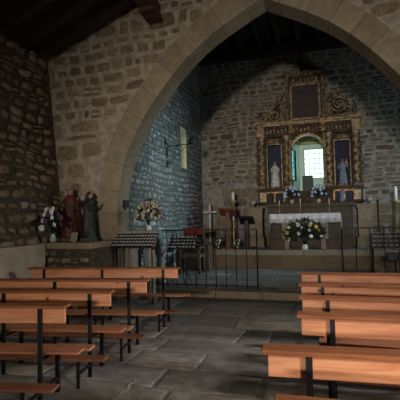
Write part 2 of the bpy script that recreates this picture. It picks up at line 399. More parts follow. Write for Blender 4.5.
# sanctuary steps: two risers, platform
sp = MB(); xs = -3.95
sp.box((-3.95, 11.45, Z0), (CX1, YB, .31)); sp.box((-3.95, 11.6, .31), (CX1, YB, .50))
struct(sp, 'floor_sanctuary_steps', 'riser')
pl = MB(); x = -3.95
while x < CX1:
    L = random.uniform(.8, 1.3); pl.box((x, 11.70, .50), (min(x+L, CX1)-.006, YB, Z1), None, .01); x += L
struct(pl, 'floor_sanctuary', 'slab')

ck_ = MB(); P_ = [(-1.84, 3.74), (-1.80, 3.66), (-1.83, 3.58), (-1.79, 3.50), (-1.82, 3.42), (-1.79, 3.30), (-1.83, 3.20)]
for a, b in zip(P_, P_[1:]): ck_.add([(a[0]-.012, a[1], .005), (a[0]+.012, a[1], .005), (b[0]+.014, b[1], .005), (b[0]-.014, b[1], .005)], [(0, 3, 2, 1)])
struct(ck_, 'trim_10', 'arch_mortar')
# arch
XA = -.88
half = [(3.05,0),(3.05,.7),(3.05,1.4),(3.05,2.05),(2.98,2.5),(2.86,2.85),(2.72,3.17),(2.52,3.52),(2.28,3.87),(2.02,4.2),(1.75,4.5),(1.5,4.75),(1.23,4.97),(.92,5.18),(.6,5.36),(.3,5.51),(0,5.66)]
# smooth the half profile by dense resampling
def resample(P, n):
    d = [0]
    for a, b in zip(P, P[1:]): d.append(d[-1]+math.dist(a, b))
    out = []
    for k in range(n+1):
        t = d[-1]*k/n; i = max(j for j in range(len(d)) if d[j] <= t+1e-9); i = min(i, len(P)-2)
        u = (t-d[i])/(d[i+1]-d[i]); out.append((P[i][0]+(P[i+1][0]-P[i][0])*u, P[i][1]+(P[i+1][1]-P[i][1])*u))
    return out
H = resample(half, 64)
for _ in range(6): H = [H[0]]+[((H[i-1][0]+2*H[i][0]+H[i+1][0])/4, (H[i-1][1]+2*H[i][1]+H[i+1][1])/4) for i in range(1, 64)]+[H[64]]
RW = .44
def nrm(i):
    a = H[max(i-1, 0)]; b = H[min(i+1, 64)]; tx, tz = b[0]-a[0], b[1]-a[1]; l = math.hypot(tx, tz); return (tz/l, -tx/l)
EX = []
for i in range(65):
    nx, nz = nrm(i); EX.append((H[i][0]+nx*RW, H[i][1]+nz*RW))
EX[64] = (0, H[64][1]+RW*1.18)
# rubble face of the arch wall, both sides of the ring, and its back
wa = MB(); TOP = 8.2
for sgn in (-1, 1):
    xo = -6.6 if sgn < 0 else 5.4
    def q(*pts):
        for yy, rev in ((AY0, False), (AY1, True)):
            vs = [(px, yy, pz) for px, pz in pts]; wa.add(vs, [tuple(range(len(vs)))])
    xe = [XA+sgn*(e[0]-.03) for e in EX]; ze = [e[1]-.02 if i > 20 else e[1] for i, e in enumerate(EX)]
    i0 = max(range(65), key=lambda i: abs(xe[i]-XA))
    for i in range(i0, 64):
        q((xe[i], ze[i]), (xe[i+1], ze[i+1]), (xe[i+1], TOP), (xe[i], TOP))
    for i in range(0, i0): q((xo, ze[i]), (xe[i], ze[i]), (xe[i+1], ze[i+1]), (xo, ze[i+1]))
    q((xo, ze[i0]), (xe[i0], ze[i0]), (xe[i0], TOP), (xo, TOP))
import bisect
EPTS = sorted((e[0], e[1]) for e in EX)
def ext_z(off):
    off = abs(off)
    if off >= EPTS[-1][0]: return -1
    k = bisect.bisect([p[0] for p in EPTS], off); a, b = EPTS[max(k-1, 0)], EPTS[min(k, len(EPTS)-1)]
    return max(a[1], b[1]) if b[0]-a[0] < 1e-4 else a[1]+(b[1]-a[1])*(off-a[0])/(b[0]-a[0])
def out_ring(u, v): return abs(u-XA) > EPTS[-1][0]-.05 or v > ext_z(u-XA)-.06
BT = [(138, 120, 98), (148, 130, 106), (130, 112, 90), (154, 138, 114), (140, 116, 92)]
def crs(v, rd): return rd.uniform(.36, .50) if v < 3.5 else (rd.uniform(.14, .27) if rd.random() < .8 else rd.uniform(.3, .36))
def wid(v, ch, rd): return rd.uniform(.35, .85) if v < 3.5 else rd.uniform(1.1, 2.4)*ch
masonry(wa, lambda u, v, d: (u, AY0-d, v), -5.7, 2.9, 0.9, 7.2, crs, wid, out_ring, BT, mortar=.045, bulge=.012, rough=.30, wob=.03, split=.14, seed=5)
struct(wa, 'wall_arch', ['arch_mortar', 'stone'])
# voussoirs and jamb blocks of the ring
cuts = [0]; acc = 0
while cuts[-1] < 64:
    stp = random.choice([4, 5, 5, 6]); cuts.append(min(64, cuts[-1]+stp))
if cuts[-1]-cuts[-2] < 3: cuts.pop(-2)
rings = {'ashlar': MB(), 'ashlar2': MB(), 'ashlar3': MB()}
core = MB()
for sgn in (-1, 1):
    for a, b in zip(cuts, cuts[1:]):
        k = random.choice(['ashlar', 'ashlar', 'ashlar2', 'ashlar3'])
        inn = [(XA+sgn*H[i][0], H[i][1]) for i in range(a, b+1)]; out = [(XA+sgn*EX[i][0], EX[i][1]) for i in range(a, b+1)]
        g = .010
        def shrink(P, Q):
            P = list(P)
            for idx, nb in ((0, 1), (-1, -2)):
                dx, dz = P[nb][0]-P[idx][0], P[nb][1]-P[idx][1]; l = math.hypot(dx, dz)
                P[idx] = (P[idx][0]+dx/l*g, P[idx][1]+dz/l*g)
            return P
        inn2, out2 = shrink(inn, 0), shrink(out, 0)
        poly = out2+inn2[::-1] if sgn > 0 else inn2+out2[::-1]
        n = len(inn2); vs = []; fs = []
        j = random.uniform(0, .008)
        for yy in (AY0-.012-j, AY1+.012):
            for p in inn2: vs.append((p[0], yy, p[1]))
            for p in out2: vs.append((p[0], yy, p[1]))
        for i in range(n-1):
            fs += [(i, i+1, n+i+1, n+i), (2*n+i, 3*n+i, 3*n+i+1, 2*n+i+1), (i, 2*n+i, 2*n+i+1, i+1), (n+i, n+i+1, 3*n+i+1, 3*n+i)]
        fs += [(0, n, 3*n, 2*n), (n-1, 3*n-1, 4*n-1, 2*n-1)]
        rings[k].add(vs, fs)
        # joint core just inside
        for i in range(n-1):
            pass
    for i in range(64):
        pts = []
        for (ix, iz), (ox, oz) in ((H[i], EX[i]), (H[i+1], EX[i+1])):
            dx, dz = ox-ix, oz-iz; l = math.hypot(dx, dz); e = .01/l
            pts += [(XA+sgn*(ix+dx*e), iz+dz*e), (XA+sgn*(ox-dx*e*0), oz)]
        a_, b_, c_, d_ = pts; core.add([(p[0], y, p[1]) for y in (AY0-.004, AY1) for p in (a_, b_, d_, c_)],
             [(0,1,2,3),(4,7,6,5),(0,4,5,1),(3,2,6,7),(0,3,7,4)])
for i, (k, mb) in enumerate(rings.items()): struct(mb, 'trim_%d' % (i+2), k)
struct(core, 'trim_5', 'joint')

# nave side walls (left wall leans out), rear wall with an unseen lunette shaped to keep light off the benches, roof
wl = MB(); LXb, LXt = -5.06, -5.60
wl.prism([(LXb-.6, 0), (LXb, 0), (LXt, 5.16), (LXt-.6, 5.16)], -8.3, AY0+.2)
def lsurf(u, v, d): return (LXb+(LXt-LXb)*v/5.16+d, u, v)
LT = [(134, 116, 94), (148, 130, 106), (118, 102, 82), (140, 124, 100)]
masonry(wl, lsurf, 1.6, 7.28, 0.0, 5.1, lambda v, rd: rd.uniform(.14, .26), lambda v, ch, rd: rd.uniform(1.0, 2.0)*ch, lambda u, v: u < 7.28, LT, mortar=.035, bulge=.055, rough=.5, wob=.05, split=.2, seed=9, tilt=.35)
struct(wl, 'wall_left', ['rough_mortar', 'rough_stone'])
wr = MB()
for a, b in (((NX1, -8.3, 0), (NX1+.2, -2.3, 5.2)), ((NX1, -.3, 0), (NX1+.2, 3.6, 5.2)), ((NX1, 5.6, 0), (NX1+.2, AY0+.2, 5.2)), ((NX1, -2.3, 0), (NX1+.2, -.3, 1.6)), ((NX1, -2.3, 2.75), (NX1+.2, -.3, 5.2)), ((NX1, 3.6, 0), (NX1+.2, 5.6, 1.7)), ((NX1, 3.6, 2.9), (NX1+.2, 5.6, 5.2))): wr.box(a, b)
struct(wr, 'wall_right', 'rough_mortar')
DX0, DX1, DZ = -1.05, .35, 3.15
wk = MB()
wk.box((-6.3, -6.4, 0), (DX0, -5.9, 8.2)); wk.box((DX1, -6.4, 0), (5.0, -5.9, 8.2)); wk.box((DX0, -6.4, 0), (DX1, -5.9, 2.22))
arc = [((DX0+DX1)/2+(DX1-DX0)/2*math.cos(t*PI/12), 2.45+(DX1-DX0)/2*math.sin(t*PI/12)) for t in range(13)]
for p, r in zip(arc, arc[1:]): wk.prism([r, p, (p[0], 8.2), (r[0], 8.2)], -6.4, -5.9)
struct(wk, 'wall_rear', 'rough_mortar')
rf = MB(); RX, RZ = -.75, 5.13+.40*4.85
for sgn in (-1, 1):
    xe = LXt-.6 if sgn < 0 else NX1+.7
    ze = RZ-.40*abs(xe-RX)
    P = [(xe, ze), (RX, RZ), (RX, RZ+.1), (xe, ze+.1)]
    rf.prism(P if sgn < 0 else P[::-1], -6.4, AY0+.02)
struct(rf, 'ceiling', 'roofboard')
ra = MB(); y = 7.05
while y > -6:
    for sgn in (-1, 1):
        xe = LXt-.3 if sgn < 0 else NX1+.4; ze = RZ-.40*abs(xe-RX)
        P = [(xe, ze-.13), (RX, RZ-.13), (RX, RZ+.01), (xe, ze+.01)]
        ra.prism(P if sgn < 0 else P[::-1], y-.06, y+.06)
    y -= .62
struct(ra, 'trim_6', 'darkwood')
pu = MB()
pu.box((-3.14, -6, 5.60), (-2.88, 7.12, 5.86), None, .015); pu.box((1.3, -6, 5.60), (1.56, 7.12, 5.86), None, .015)
pu.prism([(-3.16, 5.52), (-2.86, 5.52), (-2.86, 5.60), (-3.16, 5.60)], 6.75, AY0+.1)
struct(pu, 'trim_7', 'beam')

# chancel shell
SLY0, SLY1, SLZ0, SLZ1 = 11.35, 11.93, 3.16, 4.42
cl = MB(); WX = CX0-.75
cl.box((WX, AY1-.1, -.1), (CX0, SLY0, 7.9)); cl.box((WX, SLY1, -.1), (CX0, YB+.4, 7.9))
cl.box((WX, SLY0, -.1), (CX0, SLY1, SLZ0)); cl.box((WX, SLY0, SLZ1), (CX0, SLY1, 7.9))
def slit(u, v): return not (SLY0-.03 < u < SLY1+.03 and SLZ0-.03 < v < SLZ1+.03) and 7.8 < u < YB
masonry(cl, lambda u, v, d: (CX0+d, u, v), 7.8, YB, .1, 7.0, lambda v, rd: rd.uniform(.10, .2), lambda v, ch, rd: rd.uniform(.9, 2.0)*ch, slit, [(140, 140, 134), (156, 156, 150), (122, 122, 116), (142, 138, 128)], mortar=.02, bulge=.02, rough=.45, wob=.025, split=.15, seed=12, tilt=.18)
struct(cl, 'wall_chancel_left', ['grey_mortar', 'stone'])
# lime-washed splay of the slit window and its pane
spy = MB()
spy.add([(CX0-.01, SLY1-.002, SLZ0), (WX, SLY1-.22, SLZ0+.15), (WX, SLY1-.22, SLZ1-.1), (CX0-.01, SLY1-.002, SLZ1)], [(0,1,2,3)])
spy.add([(CX0-.01, SLY0+.002, SLZ0), (WX, SLY0+.12, SLZ0+.15), (WX, SLY0+.12, SLZ1-.1), (CX0-.01, SLY0+.002, SLZ1)], [(0,3,2,1)])
spy.add([(CX0-.01, SLY0, SLZ0+.002), (CX0-.01, SLY1, SLZ0+.002), (WX, SLY1-.22, SLZ0+.15), (WX, SLY0+.12, SLZ0+.15)], [(0,1,2,3)])
spy.add([(CX0-.01, SLY0, SLZ1-.002), (CX0-.01, SLY1, SLZ1-.002), (WX, SLY1-.22, SLZ1-.1), (WX, SLY0+.12, SLZ1-.1)], [(0,3,2,1)])
w1 = struct(spy, 'window_1', 'splay')
MB().box((WX-.02, SLY0+.1, SLZ0+.1), (WX, SLY1-.2, SLZ1-.05)).build('pane', 'pane', w1)
cr = MB(); EXX = CX1+.35
CWA, CWB, CWZ0, CWZ1 = 10.85, 11.5, 2.4, 3.55
cr.box((CX1, AY1-.1, -.1), (EXX, CWA, 7.9)); cr.box((CX1, CWB, -.1), (EXX, YB+.4, 7.9)); cr.box((CX1, CWA, -.1), (EXX, CWB, CWZ0)); cr.box((CX1, CWA, CWZ1), (EXX, CWB, 7.9))
struct(cr, 'wall_chancel_right', 'grey_mortar')
OX0, OX1, OZ0, OZS = -.80, .16, 2.45, 3.72      # arched opening of the altarpiece
OC = (OX0+OX1)/2; OR = (OX1-OX0)/2
bw = MB()
bw.box((WX, YB, -.1), (OX0-.1, YB+.3, 7.9)); bw.box((OX1+.1, YB, -.1), (EXX, YB+.3, 7.9))
bw.box((OX0-.1, YB, -.1), (OX1+.1, YB+.3, OZ0-.1)); bw.box((OX0-.1, YB, 4.35), (OX1+.1, YB+.3, 7.9))
masonry(bw, lambda u, v, d: (u, YB-d, v), CX0, CX1, Z1, 7.4, lambda v, rd: rd.uniform(.11, .24), lambda v, ch, rd: rd.uniform(1.2, 3.0)*ch, lambda u, v: CX0 < u < CX1 and v > (2.75 if u < -1.6 else 2.15) and not (OX0-.12 < u < OX1+.12 and OZ0-.1 < v < 4.4), [(118, 104, 86), (132, 118, 98), (104, 90, 74), (124, 112, 96)], mortar=.035, bulge=.014, rough=.35, wob=.03, split=.2, seed=15)
masonry(bw, lambda u, v, d: (u, YB-d, v), CX0, CX1, Z1, 2.75, lambda v, rd: rd.uniform(.30, .40), lambda v, ch, rd: rd.uniform(.6, 1.1), lambda u, v: CX0 < u < CX1 and v < (2.74 if u < -1.6 else 2.14), [(132, 120, 104), (140, 128, 112), (126, 114, 98)], mortar=.014, bulge=.005, rough=.06, wob=.01, split=.1, seed=16)
struct(bw, 'wall_back', ['back_mortar', 'stone'])
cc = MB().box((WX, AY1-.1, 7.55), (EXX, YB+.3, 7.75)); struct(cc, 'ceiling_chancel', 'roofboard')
cb = MB(); x = CX0+.3
while x < CX1: cb.box((x, AY1, 7.36), (x+.14, YB, 7.55)); x += .62
cb.box((CX0, YB-.3, 7.05), (CX1, YB-.02, 7.36)); cb.box((CX0, 10.6, 7.1), (CX1, 10.85, 7.36))
struct(cb, 'trim_8', 'darkwood')

# camarin: the little painted room behind the altarpiece
KX0, KX1, KY1, KZ0, KZ1 = -.98, .80, 15.0, 2.2, 4.8
WBX0, WBX1, WBZ0, WBZ1 = -.50, .24, 2.95, 4.05
ck = MB()
ck.box((KX0-.3, YB+.3, KZ0-.1), (KX1+.15, KY1+.1, KZ0)); ck.box((KX0-.3, YB+.3, KZ1), (KX1+.15, KY1+.1, KZ1+.1))
ck.box((KX1, YB+.3, KZ0), (KX1+.15, KY1+.1, KZ1))
# canted left side with its own narrow window
CTL = math.hypot(.30, 1.14); CTA = math.atan2(1.14, .30)
CT = Matrix.Translation((-.95, 13.88, 0)) @ Matrix.Rotation(CTA, 4, 'Z')     # local x runs along the canted wall, +y is outside
LW0, LW1, LZ0, LZ1 = .12, .78, 2.85, 3.95
ck.box((-.05, 0, KZ0), (LW0, .12, KZ1), CT); ck.box((LW1, 0, KZ0), (CTL+.03, .12, KZ1), CT); ck.box((LW0, 0, KZ0), (LW1, .12, LZ0), CT); ck.box((LW0, 0, LZ1), (LW1, .12, KZ1), CT)
ck.box((KX0+.2, KY1, KZ0), (WBX0, KY1+.15, KZ1)); ck.box((WBX1, KY1, KZ0), (KX1+.15, KY1+.15, KZ1)); ck.box((WBX0, KY1, KZ0), (WBX1, KY1+.15, WBZ0)); ck.box((WBX0, KY1, WBZ1), (WBX1, KY1+.15, KZ1))
struct(ck, 'wall_camarin', 'camarin')
mo = MB()
for z, d in ((4.20, .05), (4.28, .08)): mo.box((-.6, KY1-d, z), (KX1, KY1, z+.05)); mo.box((0, -d, z), (CTL, 0, z+.05), CT)
for k in range(9):
    a = PI*k/8; mo.tube([(-.15, KY1-.02, 4.32), (-.15+.6*math.cos(a), KY1-.25, 4.32+.38*math.sin(a))], .018, 6)
struct(mo, 'trim_9', 'camarin_gold')
wf = MB()
for a, b in (((WBX0, KY1-.01, WBZ0), (WBX0+.03, KY1+.05, WBZ1)), ((WBX1-.03, KY1-.01, WBZ0), (WBX1, KY1+.05, WBZ1)), ((WBX0, KY1-.01, WBZ0), (WBX1, KY1+.05, WBZ0+.03)), ((WBX0, KY1-.01, WBZ1-.03), (WBX1, KY1+.05, WBZ1))): wf.box(a, b)
for k in range(1, 4): xx = WBX0+(WBX1-WBX0)*k/4; wf.box((xx-.008, KY1, WBZ0), (xx+.008, KY1+.03, WBZ1))
for k in range(1, 6): zz = WBZ0+(WBZ1-WBZ0)*k/6; wf.box((WBX0, KY1, zz-.008), (WBX1, KY1+.03, zz+.008))
w2 = struct(wf, 'window_2', 'camarin_gold')
MB().box((WBX0, KY1+.05, WBZ0), (WBX1, KY1+.06, WBZ1)).build('pane', 'pane', w2)
w3f = MB()
for a, b in (((LW0, 0, LZ0), (LW0+.03, .05, LZ1)), ((LW1-.03, 0, LZ0), (LW1, .05, LZ1)), ((LW0, 0, LZ0), (LW1, .05, LZ0+.03)), ((LW0, 0, LZ1-.03), (LW1, .05, LZ1))): w3f.box(a, b, CT)
for k in range(1, 7): zz = LZ0+(LZ1-LZ0)*k/7; w3f.box((LW0, .01, zz-.008), (LW1, .03, zz+.008), CT)
w3 = struct(w3f, 'window_3', 'iron')
MB().box((LW0, .06, LZ0), (LW1, .07, LZ1), CT).build('pane', 'stained', w3)

# ================================================================== ALTARPIECE
RC = -.32                       # its axis
RY = 13.05
ret = empty('altarpiece', (RC, 13.4, 2.0), 'tall carved and gilded wooden altarpiece with arched central window behind the altar', 'altarpiece')
def rp(mb, name, mat, **kw):     # part given in world coordinates
    o = mb.build(name, mat, ret, **kw); o.matrix_parent_inverse = Matrix.Translation((-RC, -13.4, -2.0)); return o
def rsub(mb, name, mat, parent):
    o = mb.build(name, mat, parent); return o
# predella
mb = MB(); mb.box((RC-1.60, 13.12, 2.0), (RC+1.60, YB-.01, 2.42)); mb.box((RC-1.64, 13.04, 2.42), (RC-.50, YB-.01, 2.52), None, .012); mb.box((RC+.50, 13.04, 2.42), (RC+1.64, YB-.01, 2.52), None, .012)
mb.box((RC-1.64, 13.04, 2.0), (RC+1.64, YB-.01, 2.06), None, .012)
pred = rp(mb, 'predella', 'altarwood')
for sg in (-1, 1):
    cx = RC+sg*1.06
    f = MB()
    for a, b in (((cx-.33, 13.07, 2.08), (cx-.27, 13.13, 2.41)), ((cx+.27, 13.07, 2.08), (cx+.33, 13.13, 2.41)), ((cx-.33, 13.07, 2.36), (cx+.33, 13.13, 2.42)), ((cx-.03, 13.06, 2.08), (cx+.03, 13.13, 2.41))): f.box(a, b, None, .008)
    rsub(f, 'gilt_frame', 'gilt_bright', pred)
    rsub(MB().box((cx+sg*.40-.08, 13.08, 2.09), (cx+sg*.40+.08, 13.12, 2.40), None, .01), 'painted_panel', 'cream', pred)
    rsub(MB().box((cx-.27, 13.10, 2.08), (cx+.27, 13.125, 2.38)), 'dark_panel', 'nicheback', pred)
# backing boards of the side bays and entablature
for sg in (-1, 1):
    a, b = sorted((RC+sg*.50, RC+sg*1.60))
    nx = RC+sg*1.05
    mb = MB(); mb.box((a, 13.25, 2.52), (nx-.22, YB-.01, 4.2)); mb.box((nx+.22, 13.25, 2.52), (b, YB-.01, 4.2)); mb.box((nx-.22, 13.25, 3.98), (nx+.22, YB-.01, 4.2))
    bay = rp(mb, 'side_bay', 'altarwood')
    rsub(MB().box((nx-.22, 13.50, 2.52), (nx+.22, 13.54, 3.98)), 'niche_back', 'nicheback', bay)
    f = MB(); f.box((nx-.25, 13.2, 2.52), (nx-.215, 13.26, 4.0), None, .008); f.box((nx+.215, 13.2, 2.52), (nx+.25, 13.26, 4.0), None, .008); f.box((nx-.25, 13.2, 3.96), (nx+.25, 13.26, 4.0), None, .008)
    rsub(f, 'niche_frame', 'gilt', bay)
    # carved shell and leaf crest above the niche
    c = MB()
    for k in range(9):
        t = PI*(k+.5)/9; c.tube([(nx, 13.22, 4.03), (nx+.22*math.cos(t), 13.2, 4.03+.13*math.sin(t))], .02, 6, .03)
    c.sph((nx, 13.19, 4.06), .04, 8)
    rsub(c, 'crest', 'gilt', bay)
    # solomonic columns
    for cx in (nx-.40*1, nx+.40*1):
        c = MB(); n = 14; prof = []; vs = []; fs = []; K = 60
        for j in range(K+1):
            z = 2.66+1.42*j/K; ph = 2*PI*5*j/K; ox = .028*math.cos(ph); oy = .028*math.sin(ph)
            r = .072+.016*math.sin(ph*1.0)*0+.012*math.cos(2*PI*j/K*20)
            for i in range(n):
                a_ = 2*PI*i/n; rr = r*(1+.22*math.cos(3*(a_-ph*.5)))
                vs.append((cx+ox+rr*math.cos(a_), 13.15+oy+rr*math.sin(a_), z))
        for j in range(K):
            for i in range(n): fs.append((j*n+i, j*n+(i+1)%n, (j+1)*n+(i+1)%n, (j+1)*n+i))
        c.add(vs, fs, True)
        col = rp(c, 'twisted_column', 'gilt')
        rsub(MB().box((cx-.11, 13.04, 2.52), (cx+.11, 13.25, 2.60), None, .01).lathe([(.1,0),(.1,.02),(.075,.04),(.09,.07)], 14, (cx, 13.15, 2.60)), 'column_base', 'gilt_dark', col)
        cp = MB().lathe([(.075,0),(.09,.03),(.08,.05),(.12,.12),(.13,.15)], 14, (cx, 13.15, 4.07), None, .12, 6)
        rsub(cp, 'capital', 'gilt', col)
    # outer carved wing strip
    wgx = RC+sg*1.62
    c = MB()
    for k in range(7): c.sph((wgx+sg*.03*math.sin(k), 13.3, 2.75+.2*k), (.06, .05, .09), 8)
    rp(c, 'carved_wing', 'gilt_dark')
# entablature and cornice broken over the columns
mb = MB(); mb.box((RC-1.60, 13.16, 4.22), (RC+1.60, YB-.01, 4.56))
ent = rp(mb, 'entablature', 'altarwood')
c = MB()
for k in range(26):
    xx = RC-1.5+k*.12
    c.sph((xx, 13.14, 4.40+.02*math.sin(k*2.1)), (.045, .03, .06), 7)
    c.tube([(xx-.04, 13.14, 4.33), (xx, 13.12, 4.30), (xx+.05, 13.14, 4.34)], .013, 5)
rsub(c, 'carved_frieze', 'gilt', ent)
mb = MB()
mb.box((RC-1.70, 12.98, 4.60), (RC-.42, YB-.01, 4.68), None, .015); mb.box((RC+.42, 12.98, 4.60), (RC+1.70, YB-.01, 4.68), None, .015)
mb.box((RC-1.66, 13.04, 4.55), (RC+1.66, YB-.01, 4.60)); mb.box((RC-.44, 13.06, 4.60), (RC+.44, YB-.01, 4.67), None, .012)
for sg in (-1, 1): mb.box((RC+sg*1.46-.16, 12.92, 4.60), (RC+sg*1.46+.16, 13.2, 4.70), None, .012); mb.box((RC+sg*1.46-.12, 13.0, 4.22), (RC+sg*1.46+.12, 13.2, 4.55), None, .012)
rp(mb, 'cornice', 'gilt')
# arched surround of the opening
def archband(r0, r1, y0, y1, zs, zb, cx):
    m_ = MB(); n = 20; pts0 = [(cx-r0, zb)]+[(cx-r0*math.cos(PI*i/n), zs+r0*math.sin(PI*i/n)) for i in range(n+1)]+[(cx+r0, zb)]
    pts1 = [(cx-r1, zb)]+[(cx-r1*math.cos(PI*i/n), zs+r1*math.sin(PI*i/n)) for i in range(n+1)]+[(cx+r1, zb)]
    for i in range(len(pts0)-1):
        m_.add([(p[0], y, p[1]) for y in (y0, y1) for p in (pts0[i], pts0[i+1], pts1[i+1], pts1[i])], [(0,1,2,3),(4,7,6,5),(0,4,5,1),(3,2,6,7)])
    return m_
oc = OC
mb = archband(OR, OR+.05, 13.08, 13.32, OZS-.0, 2.45, oc)
rp(mb, 'arch_moulding', 'gilt_bright')
# spandrel boards around the opening
mb = MB(); n = 20
sx0, sx1 = RC-.56, RC+.56
pts = [(oc-(OR+.04)*math.cos(PI*i/n), OZS+(OR+.04)*math.sin(PI*i/n)) for i in range(n+1)]
for p, r in zip(pts, pts[1:]): mb.prism([p, r, (r[0], 4.24), (p[0], 4.24)], 13.16, 13.3) if p[1] < 4.24 and r[1] < 4.24 else None
mb.box((sx0, 13.16, 2.42), (oc-OR-.04, 13.3, 4.24)); mb.box((oc+OR+.04, 13.16, 2.42), (sx1, 13.3, 4.24))
rp(mb, 'spandrel', 'altarwood')
for sg in (-1, 1):
    mb = MB().box((RC+sg*.52-.05, 13.06, 2.52), (RC+sg*.52+.05, 13.2, 4.22), None, .01)
    pil = rp(mb, 'pilaster', 'gilt_dark')
    rsub(MB().box((RC+sg*.50-.055, 12.98, 4.26), (RC+sg*.50+.055, 13.14, 4.54), None, .02).sph((RC+sg*.50, 12.98, 4.4), (.04, .03, .08), 8), 'corbel_head', 'gilt_bright', pil)
# upper stage
UX0, UX1 = RC-.51, RC+.47
UC = (UX0+UX1)/2
UH = .20
mb = MB().box((UX0-.14, 13.3, 4.67), (UX1+.14, YB-.01, 6.22)); up_ = rp(mb, 'upper_stage', 'altarwood')
rsub(MB().box((UC-.42, 13.24, 4.78), (UC+.42, 13.31, 5.86)), 'painting', 'painting', up_)
f = MB()
for a, b in (((UC-.48, 13.2, 4.72), (UC-.41, 13.3, 5.92)), ((UC+.41, 13.2, 4.72), (UC+.48, 13.3, 5.92)), ((UC-.48, 13.2, 5.85), (UC+.48, 13.3, 5.92)), ((UC-.48, 13.2, 4.72), (UC+.48, 13.3, 4.78))): f.box(a, b, None, .012)
rsub(f, 'painting_frame', 'gilt', up_)
f = MB().box((UC-.66, 13.12, 6.22), (UC+.66, YB-.01, 6.28), None, .012)
f.box((UC-.58, 13.18, 6.16), (UC+.58, YB-.01, 6.22)); rsub(f, 'top_cornice', 'gilt_dark', up_)
f = MB()
for k in range(7): f.sph((UC-.36+.12*k, 13.28, 6.06), (.045, .04, .055), 8)
f.box((UC-.46, 13.27, 5.96), (UC+.46, 13.31, 5.99)); rsub(f, 'carved_frieze', 'gilt', up_)
for sg in (-1, 1):
    px_ = UC+sg*.56
    mb = MB().box((px_-.055, 13.16, 4.68), (px_+.055, 13.32, 6.16), None, .012)
    for k in range(5): mb.sph((px_, 13.15, 4.95+.2*k), (.035, .03, .07), 7)
    rp(mb, 'pilaster', 'gilt_dark')
    mb = MB().box((UC+sg*.74-.07, 13.16, 4.68), (UC+sg*.74+.07, 13.34, 5.25), None, .012); mb.sph((UC+sg*.74, 13.22, 5.32), (.06, .05, .1), 8)
    rp(mb, 'pedestal_block', 'gilt_dark')
    # scrolls
    def spiral(cx, cz, r, turns, th, y=13.2, ph=0., d=1):
        P = []
        for j in range(40):
            u = j/39; a_ = ph+d*turns*2*PI*u; rr = r*(1-.86*u); P.append((cx+rr*math.cos(a_), y-.03*u, cz+rr*math.sin(a_)))
        return P
    c = MB()
    if sg > 0:
        c.tube(spiral(UC+1.03, 5.14, .27, 2.2, .03, ph=PI), .032, 7, .02); c.tube(spiral(UC+.87, 5.44, .15, 1.8, .03, ph=0), .026, 7, .016)
        for k in range(14):
            a_ = 2*PI*k/14; c.sph((UC+1.03+.27*math.cos(a_), 13.2, 5.14+.27*math.sin(a_)), (.045, .035, .045), 6)
        c.tube([(UC+.72, 13.25, 4.72), (UC+.95, 13.22, 4.78), (UC+1.25, 13.24, 4.76), (UC+1.52, 13.26, 4.72)], .05, 7, .03)
    else:
        c.tube(spiral(UC-.98, 4.92, .20, 1.9, .03, ph=0, d=-1), .032, 7, .02); c.tube(spiral(UC-.80, 5.42, .12, 1.6, .03, ph=PI), .026, 7, .016)
        for k in range(12): c.sph((UC-.72-.055*k, 13.22, 5.62-.078*k), (.06, .04, .065), 6)
        c.tube([(UC-.75, 13.25, 4.72), (UC-1.0, 13.22, 4.76), (UC-1.3, 13.24, 4.74)], .05, 7, .03)
    rp(c, 'scroll', 'gilt')
    mb = MB().prism([(UC+sg*.74, 4.68), (UC+sg*1.25, 4.68), (UC+sg*.95, 5.15), (UC+sg*.80, 5.62)] if sg > 0 else [(UC-1.25, 4.68), (UC-.74, 4.68), (UC-.80, 5.62), (UC-.95, 5.15)], 13.3, YB-.05)
    rp(mb, 'side_panel', 'altarwood')
    mb = MB().box((RC+sg*1.46-.09, 13.08, 4.70), (RC+sg*1.46+.09, 13.3, 4.80), None, .01)
    mb.lathe([(.05,0),(.03,.03),(.07,.1),(.08,.16),(.04,.22),(.05,.26),(.01,.32)], 12, (RC+sg*1.46, 13.19, 4.80))
    rp(mb, 'finial_urn', 'gilt_dark')

# hanging sanctuary-lamp rod from the roof above the altarpiece
mb = MB().tube([(UC-.1, 13.42, 7.06), (UC-.1, 13.42, 6.46)], .022, 8); mb.lathe([(.02,0),(.07,.03),(.085,.08),(.03,.13),(.02,.16)], 12, (UC-.1, 13.42, 6.32))
tag(mb.build('hanging_rod', 'iron'), 'dark iron rod hanging from roof beam above the altarpiece', 'rod')

